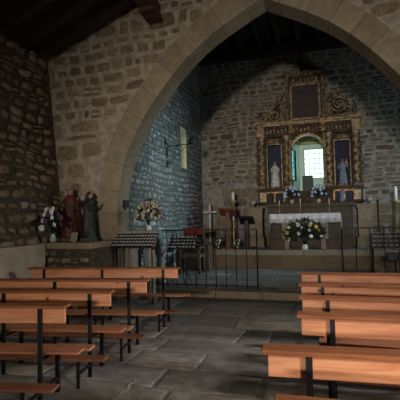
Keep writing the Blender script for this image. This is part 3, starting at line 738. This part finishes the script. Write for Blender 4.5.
# ------------------------------------------------------------------ statues
def figure(name, loc, label, robe, mantle, H_=.62, rz=0., halo=False, arms='pray', base='st_brown', child=False, kneel=False, hair='hair', crown=None):
    """robed statue: one fused body, with head, hair, mantle and base parts; faces -y"""
    t = empty(name, loc, label, 'statue', None, rz)
    s = H_
    b = MB()
    b.lathe([(.17*s,0),(.165*s,.03*s),(.15*s,.2*s),(.13*s,.4*s),(.105*s,.55*s),(.12*s,.66*s),(.125*s,.74*s),(.09*s,.80*s),(.038*s,.83*s)], 28, (0,0,.06*s), None, .07, 9, 1.0, .8)
    hz = .83*s
    if arms == 'pray':
        for sg in (-1, 1): b.tube([(sg*.115*s,0,hz-.04*s),(sg*.15*s,-.03*s,hz-.18*s),(sg*.08*s,-.13*s,hz-.16*s),(sg*.012*s,-.17*s,hz-.08*s)], .038*s, 8, .022*s)
    elif arms == 'hold':
        b.tube([(-.115*s,0,hz-.04*s),(-.16*s,-.02*s,hz-.2*s),(-.13*s,-.14*s,hz-.22*s)], .04*s, 8, .025*s)
        b.tube([(.115*s,0,hz-.04*s),(.17*s,-.02*s,hz-.16*s),(.16*s,-.13*s,hz-.02*s)], .04*s, 8, .024*s)
    else:
        b.tube([(-.115*s,0,hz-.04*s),(-.17*s,-.04*s,hz-.2*s),(-.08*s,-.14*s,hz-.2*s)], .04*s, 8, .025*s)
        b.tube([(.115*s,0,hz-.04*s),(.16*s,-.05*s,hz-.2*s),(.06*s,-.15*s,hz-.14*s)], .04*s, 8, .025*s)
    bo = b.build('robe', robe, t); remesh(bo, .011*s/.6)
    h = MB(); h.sph((0,-.01*s,hz+.115*s), (.05*s,.056*s,.066*s), 14); h.tube([(0,0,hz+.01*s),(0,-.005*s,hz+.07*s)], .03*s, 8)
    h.sph((0,-.068*s,hz+.11*s), (.009*s,.014*s,.016*s), 6)
    for sg in (-1,1): h.sph((sg*.05*s,0,hz+.112*s),(.008*s,.014*s,.02*s),6)
    hs = [((0,-.185*s,hz-.065*s), (.016*s,.02*s,.045*s))] if arms == 'pray' else ([((-.13*s,-.155*s,hz-.22*s), .024*s), ((.16*s,-.15*s,hz-.02*s), .022*s)] if arms == 'hold' else [((-.07*s,-.155*s,hz-.2*s), .024*s), ((.05*s,-.165*s,hz-.14*s), .022*s)])
    for c_, r_ in hs: MB().sph(c_, r_, 10).build('hand', 'st_skin', t)
    hd = h.build('head', 'st_skin', t); remesh(hd, .008*s/.6)
    v = MB(); v.sph((0,.012*s,hz+.13*s), (.060*s,.058*s,.068*s), 12)
    if mantle: 
        v.lathe([(.185*s,0),(.17*s,.25*s),(.14*s,.5*s),(.15*s,.62*s),(.13*s,.70*s),(.075*s,.76*s),(.06*s,.86*s),(.03*s,.93*s)], 24, (0,.045*s,.07*s), None, .05, 7, 1.0, .62)
    v.build('mantle' if mantle else 'hair', mantle or hair, t)
    MB().box((-.19*s,-.17*s,0),(.19*s,.17*s,.06*s), None, .01*s).build('base', base, t)
    if halo:
        P = [(.085*s*math.cos(2*PI*i/24), .03*s, hz+.21*s+.095*s*math.sin(2*PI*i/24)) for i in range(25)]
        MB().tube(P, .009*s, 6).build('halo', 'st_gold', t)
    if child:
        c = MB(); c.sph((.12*s,-.15*s,hz-.0*s),(.045*s,.04*s,.08*s),10); c.sph((.12*s,-.16*s,hz+.1*s),.034*s,10); remesh(c.build('child', 'st_skin', t), .008*s)
    if crown:
        MB().lathe([(.05*s,0),(.058*s,.03*s),(.045*s,.09*s),(.01*s,.14*s)], 12, (0,-.005*s,hz+.165*s)).build('mitre', crown, t)
    return t
# white virgin in the left niche, saint in the right niche
figure('statue', (RC-1.05, 13.30, 2.53), 'white robed statue standing in the left niche of the altarpiece', 'st_white', 'st_white', .86, 0, base='gilt_dark')
figure('statue', (RC+1.05, 13.30, 2.53), 'blue-grey robed statue holding a child in the right niche of the altarpiece', 'st_blue', 'st_brown', .86, 0, arms='hold', base='gilt_dark', child=True)
# small saints of the predella
figure('statuette', (RC-1.18, 12.86, 2.0), 'small brown statuette before the left gilt panel of the predella', 'st_brown', None, .38, 0, arms='cross')
figure('statuette', (RC+.98, 12.86, 2.0), 'small grey statuette before the right gilt panel of the predella', 'st_blue', None, .44, 0, arms='hold')
# dark tabernacle block on the camarin sill
mb = MB().box((-.54, 14.2, 2.2), (-.19, 14.45, 3.0), None, .02); tb = tag(mb.build('tabernacle', M['box_black']), 'dark block silhouetted in front of the bright central window', 'tabernacle')

# ------------------------------------------------------------------ flowers
def bouquet(name, loc, label, R_, Hs, vase, leafmat, petals, nb=12, br=.03, cat='flower arrangement', vh=.22, vr=.07, flat=1.0, group=None, dens=1.6):
    t = empty(name, loc, label, cat, group)
    v = MB().lathe([(vr*.7,0),(vr,.3*vh),(vr*.95,.6*vh),(vr*.6,.85*vh),(vr*.8,vh)], 16); v.build('vase', vase, t)
    f = MB(); cz = vh+Hs*.45
    for k in range(int(150*dens)):
        a = random.uniform(0, 2*PI); e = random.uniform(-.45, PI/2); rr = R_*random.uniform(.35, .95)
        p = Vector((rr*math.cos(a)*math.cos(e), rr*math.sin(a)*math.cos(e)*.8*flat, cz+Hs*.55*math.sin(e)*random.uniform(.5, 1)))
        f.leaf(p, (p.x, p.y, p.z-cz*.7), R_*random.uniform(.22, .42), R_*.12)
    for k in range(22):
        a = random.uniform(0, 2*PI); rr = R_*random.uniform(.1, .8)
        f.tube([(0,0,vh*.8), (rr*.4*math.cos(a), rr*.4*math.sin(a)*flat, cz*.8), (rr*math.cos(a), rr*math.sin(a)*flat, cz+Hs*.3)], .004, 4)
    f.build('foliage', leafmat, t)
    protos = {}
    for k in range(nb):
        pm = petals[k % len(petals)]
        a = PI+PI*((k*.754+.1) % 1)+random.uniform(-.2, .2); e = -.35+1.75*((k*.569) % 1); rr = R_*random.uniform(.8, 1.0)
        pos = (rr*math.cos(a)*math.cos(e), rr*math.sin(a)*math.cos(e)*.85*flat, cz+Hs*.58*math.sin(e))
        if pm not in protos:
            b = MB()
            for j in range(9):
                aa = 2*PI*j/9; b.sph((br*.55*math.cos(aa), -br*.15, br*.55*math.sin(aa)), (br*.42, br*.3, br*.42), 6)
            b.sph((0, -br*.35, 0), br*.42, 6)
            o = b.build('blossom', pm, t)
            protos[pm] = o
        else: o = protos[pm].copy(); COL.objects.link(o); o.parent = t
        o.location = pos; s_ = random.uniform(.75, 1.2); o.scale = (s_, s_, s_); o.rotation_euler = (random.uniform(-.4, .4), 0, random.uniform(-.7, .7))
    return t
bouquet('flower_vase', (RC-.50, 12.86, 2.0), 'vase of bluish white flowers left of the bright central window', .22, .40, 'cream', 'dkgreen', ['petal_blue'], 11, .05, vh=.13)
bouquet('flower_vase', (RC+.30, 12.86, 2.0), 'vase of bluish white flowers right of the dark tabernacle block', .24, .40, 'cream', 'dkgreen', ['petal_blue'], 12, .05, vh=.13)

# ------------------------------------------------------------------ rear altar (stone mensa) and flanking pedestals
t = empty('stone_altar', (RC, 12.9, Z1), 'dark stone rear altar with projecting slab under the altarpiece', 'altar')
MB().box((-1.26, -.10, 0), (1.26, .12, 1.25), None, .015).build('altar_body', 'mensa', t)
MB().box((-1.32, -.2, 1.25), (1.32, .13, 1.35), None, .02).build('altar_slab', 'mensa', t)
t = None
def pedestal(x0, x1, label):
    t = empty('stone_pedestal', ((x0+x1)/2, 12.92, Z1), label, 'pedestal'); w_ = (x1-x0)/2
    MB().box((-w_-.05, -.25, 0), (w_+.05, .25, .32), None, .015).build('plinth', 'ashlar2', t)
    MB().box((-w_, -.22, .32), (w_, .22, .80), None, .012).build('lower_block', 'ashlar2', t)
    MB().box((-w_, -.22, .80), (w_, .22, 1.16), None, .012).build('upper_block', 'ashlar', t)
    MB().box((-w_-.03, -.25, 1.16), (w_+.03, .25, 1.26), None, .015).build('cap_stone', 'ashlar2', t)
pedestal(-2.18, -1.76, 'stone block pedestal left of the altar behind the lectern')
pedestal(1.08, 1.46, 'stone block pedestal right of the altar beside the dark pole')
for x_, lb in ((-2.05, 'small pale glass orb lamp on the left stone pedestal'), (1.42, 'small pale glass orb lamp on the right stone pedestal')):
    t = empty('orb_lamp', (x_, 12.85, Z1+1.26), lb, 'lamp')
    MB().lathe([(.06,0),(.05,.02),(.02,.04),(.02,.09)], 12).build('foot', 'brass', t)
    MB().sph((0,0,.17), .085, 14).build('globe', 'glass', t)

# ------------------------------------------------------------------ main altar
AX0, AX1, AYF, AYR, AT = -1.42, .54, 11.95, 12.5, 1.68
acx = (AX0+AX1)/2
t = empty('altar_table', (acx, (AYF+AYR)/2, Z1), 'stone altar table under white lace cloth in the chancel', 'altar')
hw = (AX1-AX0)/2; hd_ = (AYR-AYF)/2; hh = AT-Z1
for sx in (-.55, .55): MB().box((sx-.10, -.20, 0), (sx+.10, .20, hh-.1), None, .012).build('leg', 'slab', t)
MB().box((-hw+.04, -hd_+.03, hh-.1), (hw-.04, hd_-.03, hh-.012), None, .01).build('table_top', 'slab', t)
# cloth
cv = MB(); nx_ = 48
def cl_strip(P):
    n = len(P[0]); vs = [p for r in P for p in r]; fs = [(j*n+i, j*n+i+1, (j+1)*n+i+1, (j+1)*n+i) for j in range(len(P)-1) for i in range(n-1)]; cv.add(vs, fs, True)
rows = []
prof = [(-hd_-.02, hh-.24), (-hd_-.03, hh-.12), (-hd_-.012, hh+.0), (-hd_+.02, hh+.006), (0, hh+.006), (hd_, hh+.006), (hd_+.015, hh-.06)]
for y_, z_ in prof:
    rows.append([(-hw-.01+(2*hw+.02)*i/nx_, y_+(-.014*math.sin(i*1.1) if z_ < hh-.1 else 0), z_+(.008*math.sin(i*.9) if z_ < hh-.2 else 0)) for i in range(nx_+1)])
cl_strip(rows)
for sg in (-1, 1):
    rows = []
    for x_, z_ in ((hw+.005, hh+.006), (hw+.025, hh-.03), (hw+.035, hh-.25), (hw+.02, hh-.48)):
        rows.append([(acx*0+sg*(x_+(.012*math.sin(j*1.3) if z_ < hh-.1 else 0)), -hd_-.015+(2*hd_+.02)*j/12, z_) for j in range(13)])
    cl_strip(rows)
co = cv.build('altar_cloth', 'cloth'); co.location = (acx, (AYF+AYR)/2, Z1)
md = co.modifiers.new('thick', 'SOLIDIFY'); md.thickness = .006
tag(co, 'white altar cloth with lace hem draped over the altar table', 'altar cloth')
lc = MB()
for k in range(40):
    x_ = -hw+.03+k*(2*hw-.06)/39; lc.add([(x_-.022, -hd_-.05, hh-.15), (x_+.022, -hd_-.05, hh-.15), (x_+.024, -hd_-.05, hh-.24), (x_, -hd_-.05, hh-.28), (x_-.024, -hd_-.05, hh-.24)], [(0,1,2,3,4)])
lo = lc.build('lace_hem', 'lace', co)
def candlestick(name, loc, label, h=.30, cand=.10, mat='brass', r=.045, group=None):
    t = empty(name, loc, label, 'candlestick', group)
    MB().lathe([(r,0),(r*.95,.012),(r*.4,.03),(r*.22,.06),(r*.42,h*.35),(r*.2,h*.45),(r*.35,h*.75),(r*.2,h*.85),(r*.6,h*.97),(r*.6,h)], 14).build('stick', mat, t)
    MB().lathe([(r*.3,h),(r*.3,h+cand),(r*.08,h+cand+.008),(r*.05,h+cand+.02)], 10).build('candle', 'white', t)
    return t
candlestick('candlestick', (-1.17, 12.3, AT+.006), 'slim candlestick at the left end of the altar', .26, .14)
candlestick('candlestick', (.27, 12.3, AT+.006), 'slim candlestick near the right end of the altar', .26, .16)
candlestick('candlestick', (-.55, 12.3, AT+.006), 'taller slim candlestick left of the altar centre', .30, .14)
t = empty('altar_crucifix', (-.33, 12.32, AT+.006), 'small dark crucifix at the centre of the altar', 'crucifix')
MB().lathe([(.06,0),(.05,.015),(.015,.03),(.012,.06)], 12).build('foot', 'brass', t)
MB().box((-.010,-.008,.05),(.010,.008,.30)).box((-.065,-.008,.20),(.065,.008,.222)).build('cross', 'brownbox', t)
# stools under the altar
for x0, x1, lb in ((-1.42, -1.0, 'low brown wooden stool under the left end of the altar'), (.12, .50, 'low brown wooden stool under the right end of the altar')):
    t = empty('stool', ((x0+x1)/2, 12.15, Z1), lb, 'stool'); w_ = (x1-x0)/2
    MB().box((-w_, -.16, .24), (w_, .16, .29), None, .01).build('seat', 'brownbox', t)
    for yy in (-.13, .11): MB().box((-w_+.03, yy, 0), (w_-.03, yy+.02, .24)).build('side_board', 'brownbox', t)
    for sx in (-1, 1): MB().box((sx*(w_-.03)-.015, -.14, 0), (sx*(w_-.03)+.015, .14, .24)).build('leg', 'brownbox', t)
bouquet('flower_arrangement', (-.44, 11.80, Z1), 'large arrangement of white flowers and dark leaves before the altar', .55, .62, 'white', 'dkgreen', ['petal', 'petal_yellow', 'petal'], 16, .06, vh=.15, vr=.09, flat=.3, dens=2.6)

# ------------------------------------------------------------------ lecterns, candle, cross
def lectern(loc, label, mat, w_, h, base, rz=0.):
    t = empty('lectern', loc, label, 'lectern', None, rz)
    T = Matrix.Translation((0, 0, h)) @ Matrix.Rotation(math.radians(-28), 4, 'X')
    MB().box((-w_/2, -.2, -.02), (w_/2, .2, .02), T, 0).box((-w_/2, -.2, .02), (w_/2, -.18, .05), T).build('desk', mat, t)
    MB().box((-.055, -.035, .04), (.055, .035, h), None, .008).build('post', mat, t)
    MB().box((-.2, -.2, 0), (.2, .2, .05), None, .01).build('foot', mat, t)
lectern((-2.70, 11.95, Z1), 'reddish wooden lectern with slanted desk left of the altar', 'redbrown', .50, 1.12, True)
lectern((-2.18, 12.25, Z1), 'dark lectern standing right of the reddish wooden lectern', 'box_black', .44, .86, True)
def tall_candle(loc, label, h, ch, r=.045):
    t = empty('candle_stand', loc, label, 'candle stand')
    MB().lathe([(.16,0),(.15,.03),(.05,.07),(.03,.15),(.045,h*.3),(.028,h*.35),(.028,h*.55),(.05,h*.6),(.025,h*.66),(.035,h*.9),(.11,h*.97),(.12,h)], 16).build('stand', 'brass', t)
    MB().lathe([(.042,h),(.042,h+ch),(.012,h+ch+.006),(.003,h+ch+.025)], 14).build('candle', 'white', t)
tall_candle((-2.62, 12.42, Z1), 'tall paschal candle on brass stand behind the reddish lectern', 1.50, .26)
tall_candle((1.98, 11.9, Z1), 'tall white candle on brass stand by the right edge', 1.32, .38)
t = empty('processional_cross', (-3.52, 12.9, Z1), 'thin silver processional cross standing near the chancel corner', 'cross')
MB().lathe([(.14,0),(.12,.03),(.03,.06),(.02,.12)], 14).build('foot', 'iron', t)
MB().box((-.024, -.014, .1), (.024, .014, 1.42)).box((-.22, -.014, 1.13), (.22, .014, 1.18)).build('cross', 'silver', t)
for x_, lb in ((-3.02, 'small white posy left of the lectern foot'), (-2.42, 'small white posy right of the lectern foot')):
    bouquet('flower_pot', (x_, 12.0, Z1), lb, .10, .16, 'brass', 'green', ['petal'], 6, .03, vh=.12, vr=.05)
# dark iron pole beside the right pedestal
t = empty('iron_pole', (1.66, 12.9, Z1), 'slender dark iron pole right of the stone pedestal', 'pole')
MB().lathe([(.12,0),(.10,.02),(.02,.04)], 12).build('foot', 'iron', t); MB().tube([(0,0,.03),(0,0,1.35)], .016, 8).sph((0,0,1.37), .03, 8).build('shaft', 'iron', t)

# ------------------------------------------------------------------ votive candle racks
cup = MB().lathe([(.015,0),(.021,.005),(.024,.04),(.021,.04),(.019,.03)], 10)
cup_o = None
def votive(p, label, group):
    global cup_o
    if cup_o is None: cup_o = cup.build('votive_candle', 'candlecup'); o = cup_o
    else: o = cup_o.copy(); COL.objects.link(o)
    o.location = p; tag(o, label, 'candle', group)
NTH = ['first', 'second', 'third', 'fourth', 'fifth', 'sixth', 'seventh', 'eighth', 'ninth', 'tenth', 'eleventh', 'twelfth', 'thirteenth']
TIER = ['lowest tier', 'second tier up', 'third tier up', 'fourth tier up', 'topmost fifth tier']
def rack(loc, label, w_, rows_, n, z0, rise, run, clabel, grp, rz=0., legs='legs', mat='iron'):
    t = empty('votive_rack', loc, label, 'candle rack', None, rz)
    R_ = Matrix.Translation(loc) @ Matrix.Rotation(rz, 4, 'Z')
    for j in range(rows_):
        z_ = z0+rise*j; y_ = run*j
        MB().box((-w_/2, y_-.035, z_-.012), (w_/2, y_+.035, z_), None, .003).box((-w_/2, y_-.04, z_-.03), (w_/2, y_-.033, z_+.012)).build('shelf', mat, t)
        for k in range(n): votive(tuple(R_ @ Vector((-w_/2+w_*(k+.5)/n, y_, z_))), '%s, %s, %s' % (clabel, TIER[j], NTH[k]+' from left'), grp)
    if legs == 'legs':
        for sx in (-1, 1): MB().tube([(sx*(w_/2-.02), 0, 0), (sx*(w_/2-.02), 0, z0)], .014, 8).build('leg', mat, t)
        for sx in (-1, 1): MB().tube([(sx*(w_/2-.02), run*(rows_-1)+.03, 0), (sx*(w_/2-.02), run*(rows_-1)+.03, z0+rise*(rows_-1))], .012, 8).build('leg', mat, t)
    else:
        zt = z0-.02
        MB().tube([(0,.05,.42), (0,.05,zt)], .018, 8).build('post', mat, t)
        for k in range(3):
            a_ = -PI/2+2*PI*k/3+.5; MB().tube([(0,.05,.44), (.26*math.cos(a_), .05+.26*math.sin(a_), .01)], .012, 6).build('leg', mat, t)
    MB().box((-w_/2-.01, -.045, z0-.06), (-w_/2+.005, run*(rows_-1)+.045, z0-.03)).box((w_/2-.005, -.045, z0-.06), (w_/2+.01, run*(rows_-1)+.045, z0-.03)).build('side_bar', mat, t)
    return t
rack((1.50, 9.1, Z0), 'black tiered votive rack behind the right railing', .96, 4, 9, .80, .085, .06, 'votive cup in rack behind right railing', 'votive cups behind the right railing')
t = empty('offering_box', (1.40, 8.75, Z0), 'small black offering box on a post before the right votive rack', 'box')
MB().tube([(0,0,0),(0,0,.55)], .018, 8).build('post', 'iron', t); MB().box((-.15,-.09,.55),(.15,.09,.70), None, .01).build('box', 'box_black', t)
rack((-3.46, 6.98, 0), 'pale tiered votive rack in front of the stone side table', .86, 5, 13, 1.10, .055, .065, 'votive cup in rack before side table', 'votive cups before the stone side table', mat='iron')
rack((-3.05, 8.65, Z0), 'dark votive rack on tripod legs under the red chair back', .66, 4, 8, .80, .07, .06, 'votive cup in tripod rack', 'votive cups in the tripod rack', legs='tripod')

# stone side table with big bouquet
t = empty('side_table', (-3.50, 7.58, 0), 'stone slab side table standing against the arch jamb', 'table')
MB().box((-.42, -.22, 1.30), (.32, .22, 1.38), None, .012).build('table_top', 'slab', t)
for sx in (-.22, .16): MB().lathe([(.13,0),(.13,.08),(.09,.12),(.085,1.0),(.11,1.14),(.13,1.22),(.13,1.30)], 16, (sx, 0, 0), None, .04, 8).build('leg', 'slab', t)
bouquet('flower_arrangement', (-3.36, 7.56, 1.38), 'large bouquet of cream and pink flowers on the stone side table', .31, .46, 'white', 'dkgreen', ['petal_cream', 'petal_pink', 'petal_cream'], 40, .038, vh=.10, vr=.05, flat=.7)
# planter pedestal
t = empty('plant_stand', (-3.52, 8.5, Z0), 'pale carved pedestal stand beside the stone side table', 'pedestal')
MB().lathe([(.13,0),(.13,.06),(.07,.12),(.06,.35),(.09,.45),(.06,.55),(.13,.78),(.15,.85)], 18, (0,0,0), None, .08, 9).build('shaft', 'slab', t)
MB().lathe([(.08,.85),(.14,.9),(.16,1.0),(.13,1.02)], 18).build('bowl', 'glass', t)
# red upholstered chair near the corner
t = empty('armchair', (-3.35, 10.35, Z0), 'dark wooden chair with red upholstered back beyond the left rail', 'chair')
MB().box((-.28,-.26,.42),(.28,.26,.50), None, .02).build('seat', 'brownbox', t)
MB().box((-.26,.22,1.0),(.26,.27,1.2), None, .02).build('backrest', 'red', t)
for sx in (-1, 1):
    MB().box((sx*.27-.03,.2,0),(sx*.27+.03,.27,1.24), None, .008).build('leg', 'brownbox', t); MB().box((sx*.27-.03,-.26,0),(sx*.27+.03,-.2,.68), None, .008).build('leg', 'brownbox', t)
    MB().box((sx*.27-.035,-.27,.66),(sx*.27+.035,.24,.71), None, .01).build('armrest', 'brownbox', t)
# microphone/sound column dark console at the left behind rail
t = empty('cabinet', (-3.3, 11.0, Z0), 'low dark cabinet against the left chancel wall below the cross', 'cabinet')
MB().box((-.55,-.2,.0),(.3,.2,.72), None, .012).build('body', 'brownbox', t); MB().box((-.5,-.22,.08),(-.14,-.2,.66), None, .006).build('door', 'box_black', t); MB().box((-.1,-.22,.08),(.26,-.2,.66), None, .006).build('door', 'box_black', t)

# ------------------------------------------------------------------ railings
def railing(x0, x1, label, n, zt=1.22):
    L = x1-x0; t = empty('iron_railing', ((x0+x1)/2, 8.16, Z0), label, 'railing')
    MB().box((-L/2, -.018, zt-.018), (L/2, .018, zt+.012), None, .004).build('top_rail', 'iron', t)
    MB().box((-L/2, -.012, .05), (L/2, .012, .07)).build('bottom_rail', 'iron', t)
    for k in range(n):
        x_ = -L/2+L*k/(n-1); r = .015 if k in (0, n-1) else .010
        MB().tube([(x_, 0, 0), (x_, 0, zt*.5), (x_, 0, zt-.01)], r, 8).build('baluster', 'iron', t)
railing(-3.86, -1.25, 'black iron altar railing left of the open gangway', 13)
railing(.39, 2.12, 'black iron altar railing right of the open gangway', 8)

# ------------------------------------------------------------------ ledge with statues, left corner
t = empty('stone_ledge', (-4.40, 6.75, 0), 'rubble stone ledge carrying statues in the corner left of the arch', 'ledge')
lb_ = MB().box((-.62, -.46, 0), (.46, .5, 1.10))
masonry(lb_, lambda u, v, d: (u, -.46-d, v), -.6, .46, .0, 1.08, lambda v, rd: rd.uniform(.11, .2), lambda v, ch, rd: rd.uniform(.9, 1.9)*ch, lambda u, v: -.6 < u < .45 and v < 1.09, [(132, 122, 106), (150, 140, 122), (112, 102, 88)], mortar=.02, bulge=.04, rough=.5, wob=.02, seed=31, tilt=.3)
lb_.build('ledge_base', ['rough_mortar', 'rough_stone'], t)
MB().box((-.62, -.50, 1.10), (.48, .5, 1.21), None, .015).build('ledge_slab', 'ashlar3', t)
mb = MB().box((-5.0, 3.2, 0), (-4.80, 6.2, 1.2), None, .03)
tag(mb.build('plastered_ledge', 'plaster'), 'pale plastered masonry ledge along the left nave wall', 'ledge')
figure('statue', (-4.80, 6.95, 1.21), 'red and gold robed saint statue with ring halo on the corner ledge', 'st_red', 'st_gold', 1.03, .45, halo=True, arms='hold', base='st_brown')
t2 = figure('statue', (-4.36, 6.95, 1.21), 'dark haired statue in green robe with praying hands on the corner ledge', 'st_green', 'st_brown', .94, math.radians(112), arms='pray', base='st_green')
rk = MB().sph((0,.0,.05), (.17,.15,.12), 10).sph((.1,.06,.06), (.13,.1,.15), 9); o_ = rk.build('rocky_base', 'st_green', t2); remesh(o_, .02)
bouquet('flower_vase', (-4.84, 6.45, 1.21), 'glass vase of white and dusky purple flowers beside the red saint statue', .25, .46, 'glass', 'dkgreen', ['petal', 'petal_purple', 'petal', 'petal_purple'], 16, .055, vh=.16, vr=.06, flat=.6)
T = Matrix.Translation((-4.50, 6.60, 1.213)) @ Matrix.Rotation(math.radians(-18), 4, 'X')
mb = MB().box((-.07, -.008, 0), (.07, .008, .18), T)
tag(mb.build('card', 'plaster'), 'plain beige card leaning between the two ledge statues', 'card')

# sensor box on the jamb
t = empty('sensor_box', (-3.92, 7.58, 1.88), 'small black box fixed on the inside of the arch jamb', 'box')
MB().box((0, -.07, -.02), (.07, .07, .14), None, .008).build('housing', 'box_black', t); MB().box((.005, -.02, -.06), (.03, .02, -.02)).build('bracket', 'box_black', t)

# ------------------------------------------------------------------ wrought iron lamp bracket
t = empty('wall_bracket_lamp', (CX0, 10.18, 3.5), 'black scrolled iron lamp bracket on the left chancel wall by the slit window', 'lamp')
MB().box((0, -.02, -.5), (.025, .02, .2), None, .004).build('wall_bar', 'iron', t)
MB().tube([(.01,0,.08),(.7,0,.12)], .014, 8).build('arm', 'iron', t)
def sp2(cx, cz, r, ph, d, turns=1.3): return [(cx+r*(1-.8*j/24)*math.cos(ph+d*2*PI*turns*j/24), 0, cz+r*(1-.8*j/24)*math.sin(ph+d*2*PI*turns*j/24)) for j in range(25)]
MB().tube(sp2(.16,-.10,.13,PI,-1), .009, 6).tube(sp2(.36,-.0,.10,PI,-1), .009, 6).tube([(.03,0,-.42),(.12,0,-.32),(.25,0,-.2),(.42,0,-.08),(.6,0,.1)], .010, 6).tube(sp2(.10,-.34,.09,0,1), .008, 6).build('scrollwork', 'iron', t)
MB().lathe([(.03,0),(.07,.02),(.08,.10),(.05,.16),(.02,.2)], 14, (.72,0,.10)).tube([(.6,0,.12),(.66,0,.02),(.74,0,0)], .012, 6).build('lamp_head', 'iron', t)

# ================================================================== BENCHES
def make_bench(label, group):
    """origin at the aisle end of the back, on the floor; bench runs to +x, altar is +y"""
    L = 2.42
    t = empty('church_bench', (0,0,0), label, 'bench', group)
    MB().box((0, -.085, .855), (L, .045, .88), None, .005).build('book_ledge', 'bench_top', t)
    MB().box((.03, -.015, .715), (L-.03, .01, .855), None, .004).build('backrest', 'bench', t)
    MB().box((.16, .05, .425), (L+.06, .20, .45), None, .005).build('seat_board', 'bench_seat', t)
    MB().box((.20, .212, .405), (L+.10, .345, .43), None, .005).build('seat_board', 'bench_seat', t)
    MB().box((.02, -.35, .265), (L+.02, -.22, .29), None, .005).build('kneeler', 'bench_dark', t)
    for x_ in (.25, L/2, L-.25):
        f = MB().box((x_-.018, -.04, .0), (x_+.018, -.016, .85))
        f.box((x_-.018, .28, .0), (x_+.018, .315, .405)); f.box((x_-.015, -.03, .385), (x_+.015, .32, .405))
        f.box((x_-.013, -.03, .12), (x_+.013, .30, .145))
        f.box((x_-.014, -.32, .0), (x_+.014, -.295, .265)); f.box((x_-.012, -.31, .12), (x_+.012, -.03, .14))
        f.build('iron_frame', 'iron', t)
    return t
rowsL = [(-2.04, 5.69, 8), (-2.01, 4.50, 8), (-2.07, 3.74, 9), (-2.12, 3.04, 10)]
rowsR = [(-.285, 5.37, 1), (-.25, 4.49, 0), (-.21, 3.81, -1), (-.19, 3.13, 1), (-.335, 2.29, 4), (-.20, 1.64, 2)]
namL = ['pine bench left of the aisle, the row nearest the altar', 'pine bench left of the aisle, second row from the altar', 'pine bench left of the aisle, third row from the altar', 'pine bench left of the aisle, nearest to the viewer']
namR = ['pine bench right of the aisle, the row nearest the railing', 'pine bench right of the aisle, second row from the railing', 'pine bench right of the aisle, third row from the railing', 'pine bench right of the aisle, fourth row from the railing', 'brightly lit pine bench right of the aisle with knots and a jutting end', 'pine bench at the bottom edge right of the aisle, only its ledge showing']
B0 = make_bench('x', 'x')
first = True
for rows_, nam, grp, sg in ((rowsR, namR, 'pine benches right of the aisle', 1), (rowsL, namL, 'pine benches left of the aisle', -1)):
    for (x_, y_, a_), lb in zip(rows_, nam):
        t = B0 if first else copy_tree(B0); first = False
        t['label'] = lb; t['group'] = grp
        r_ = math.radians(a_)
        if sg > 0: t.location = (x_, y_, 0); t.rotation_euler.z = r_
        else:
            L = 2.42; t.location = (x_-L*math.cos(r_), y_-L*math.sin(r_), 0); t.rotation_euler.z = r_
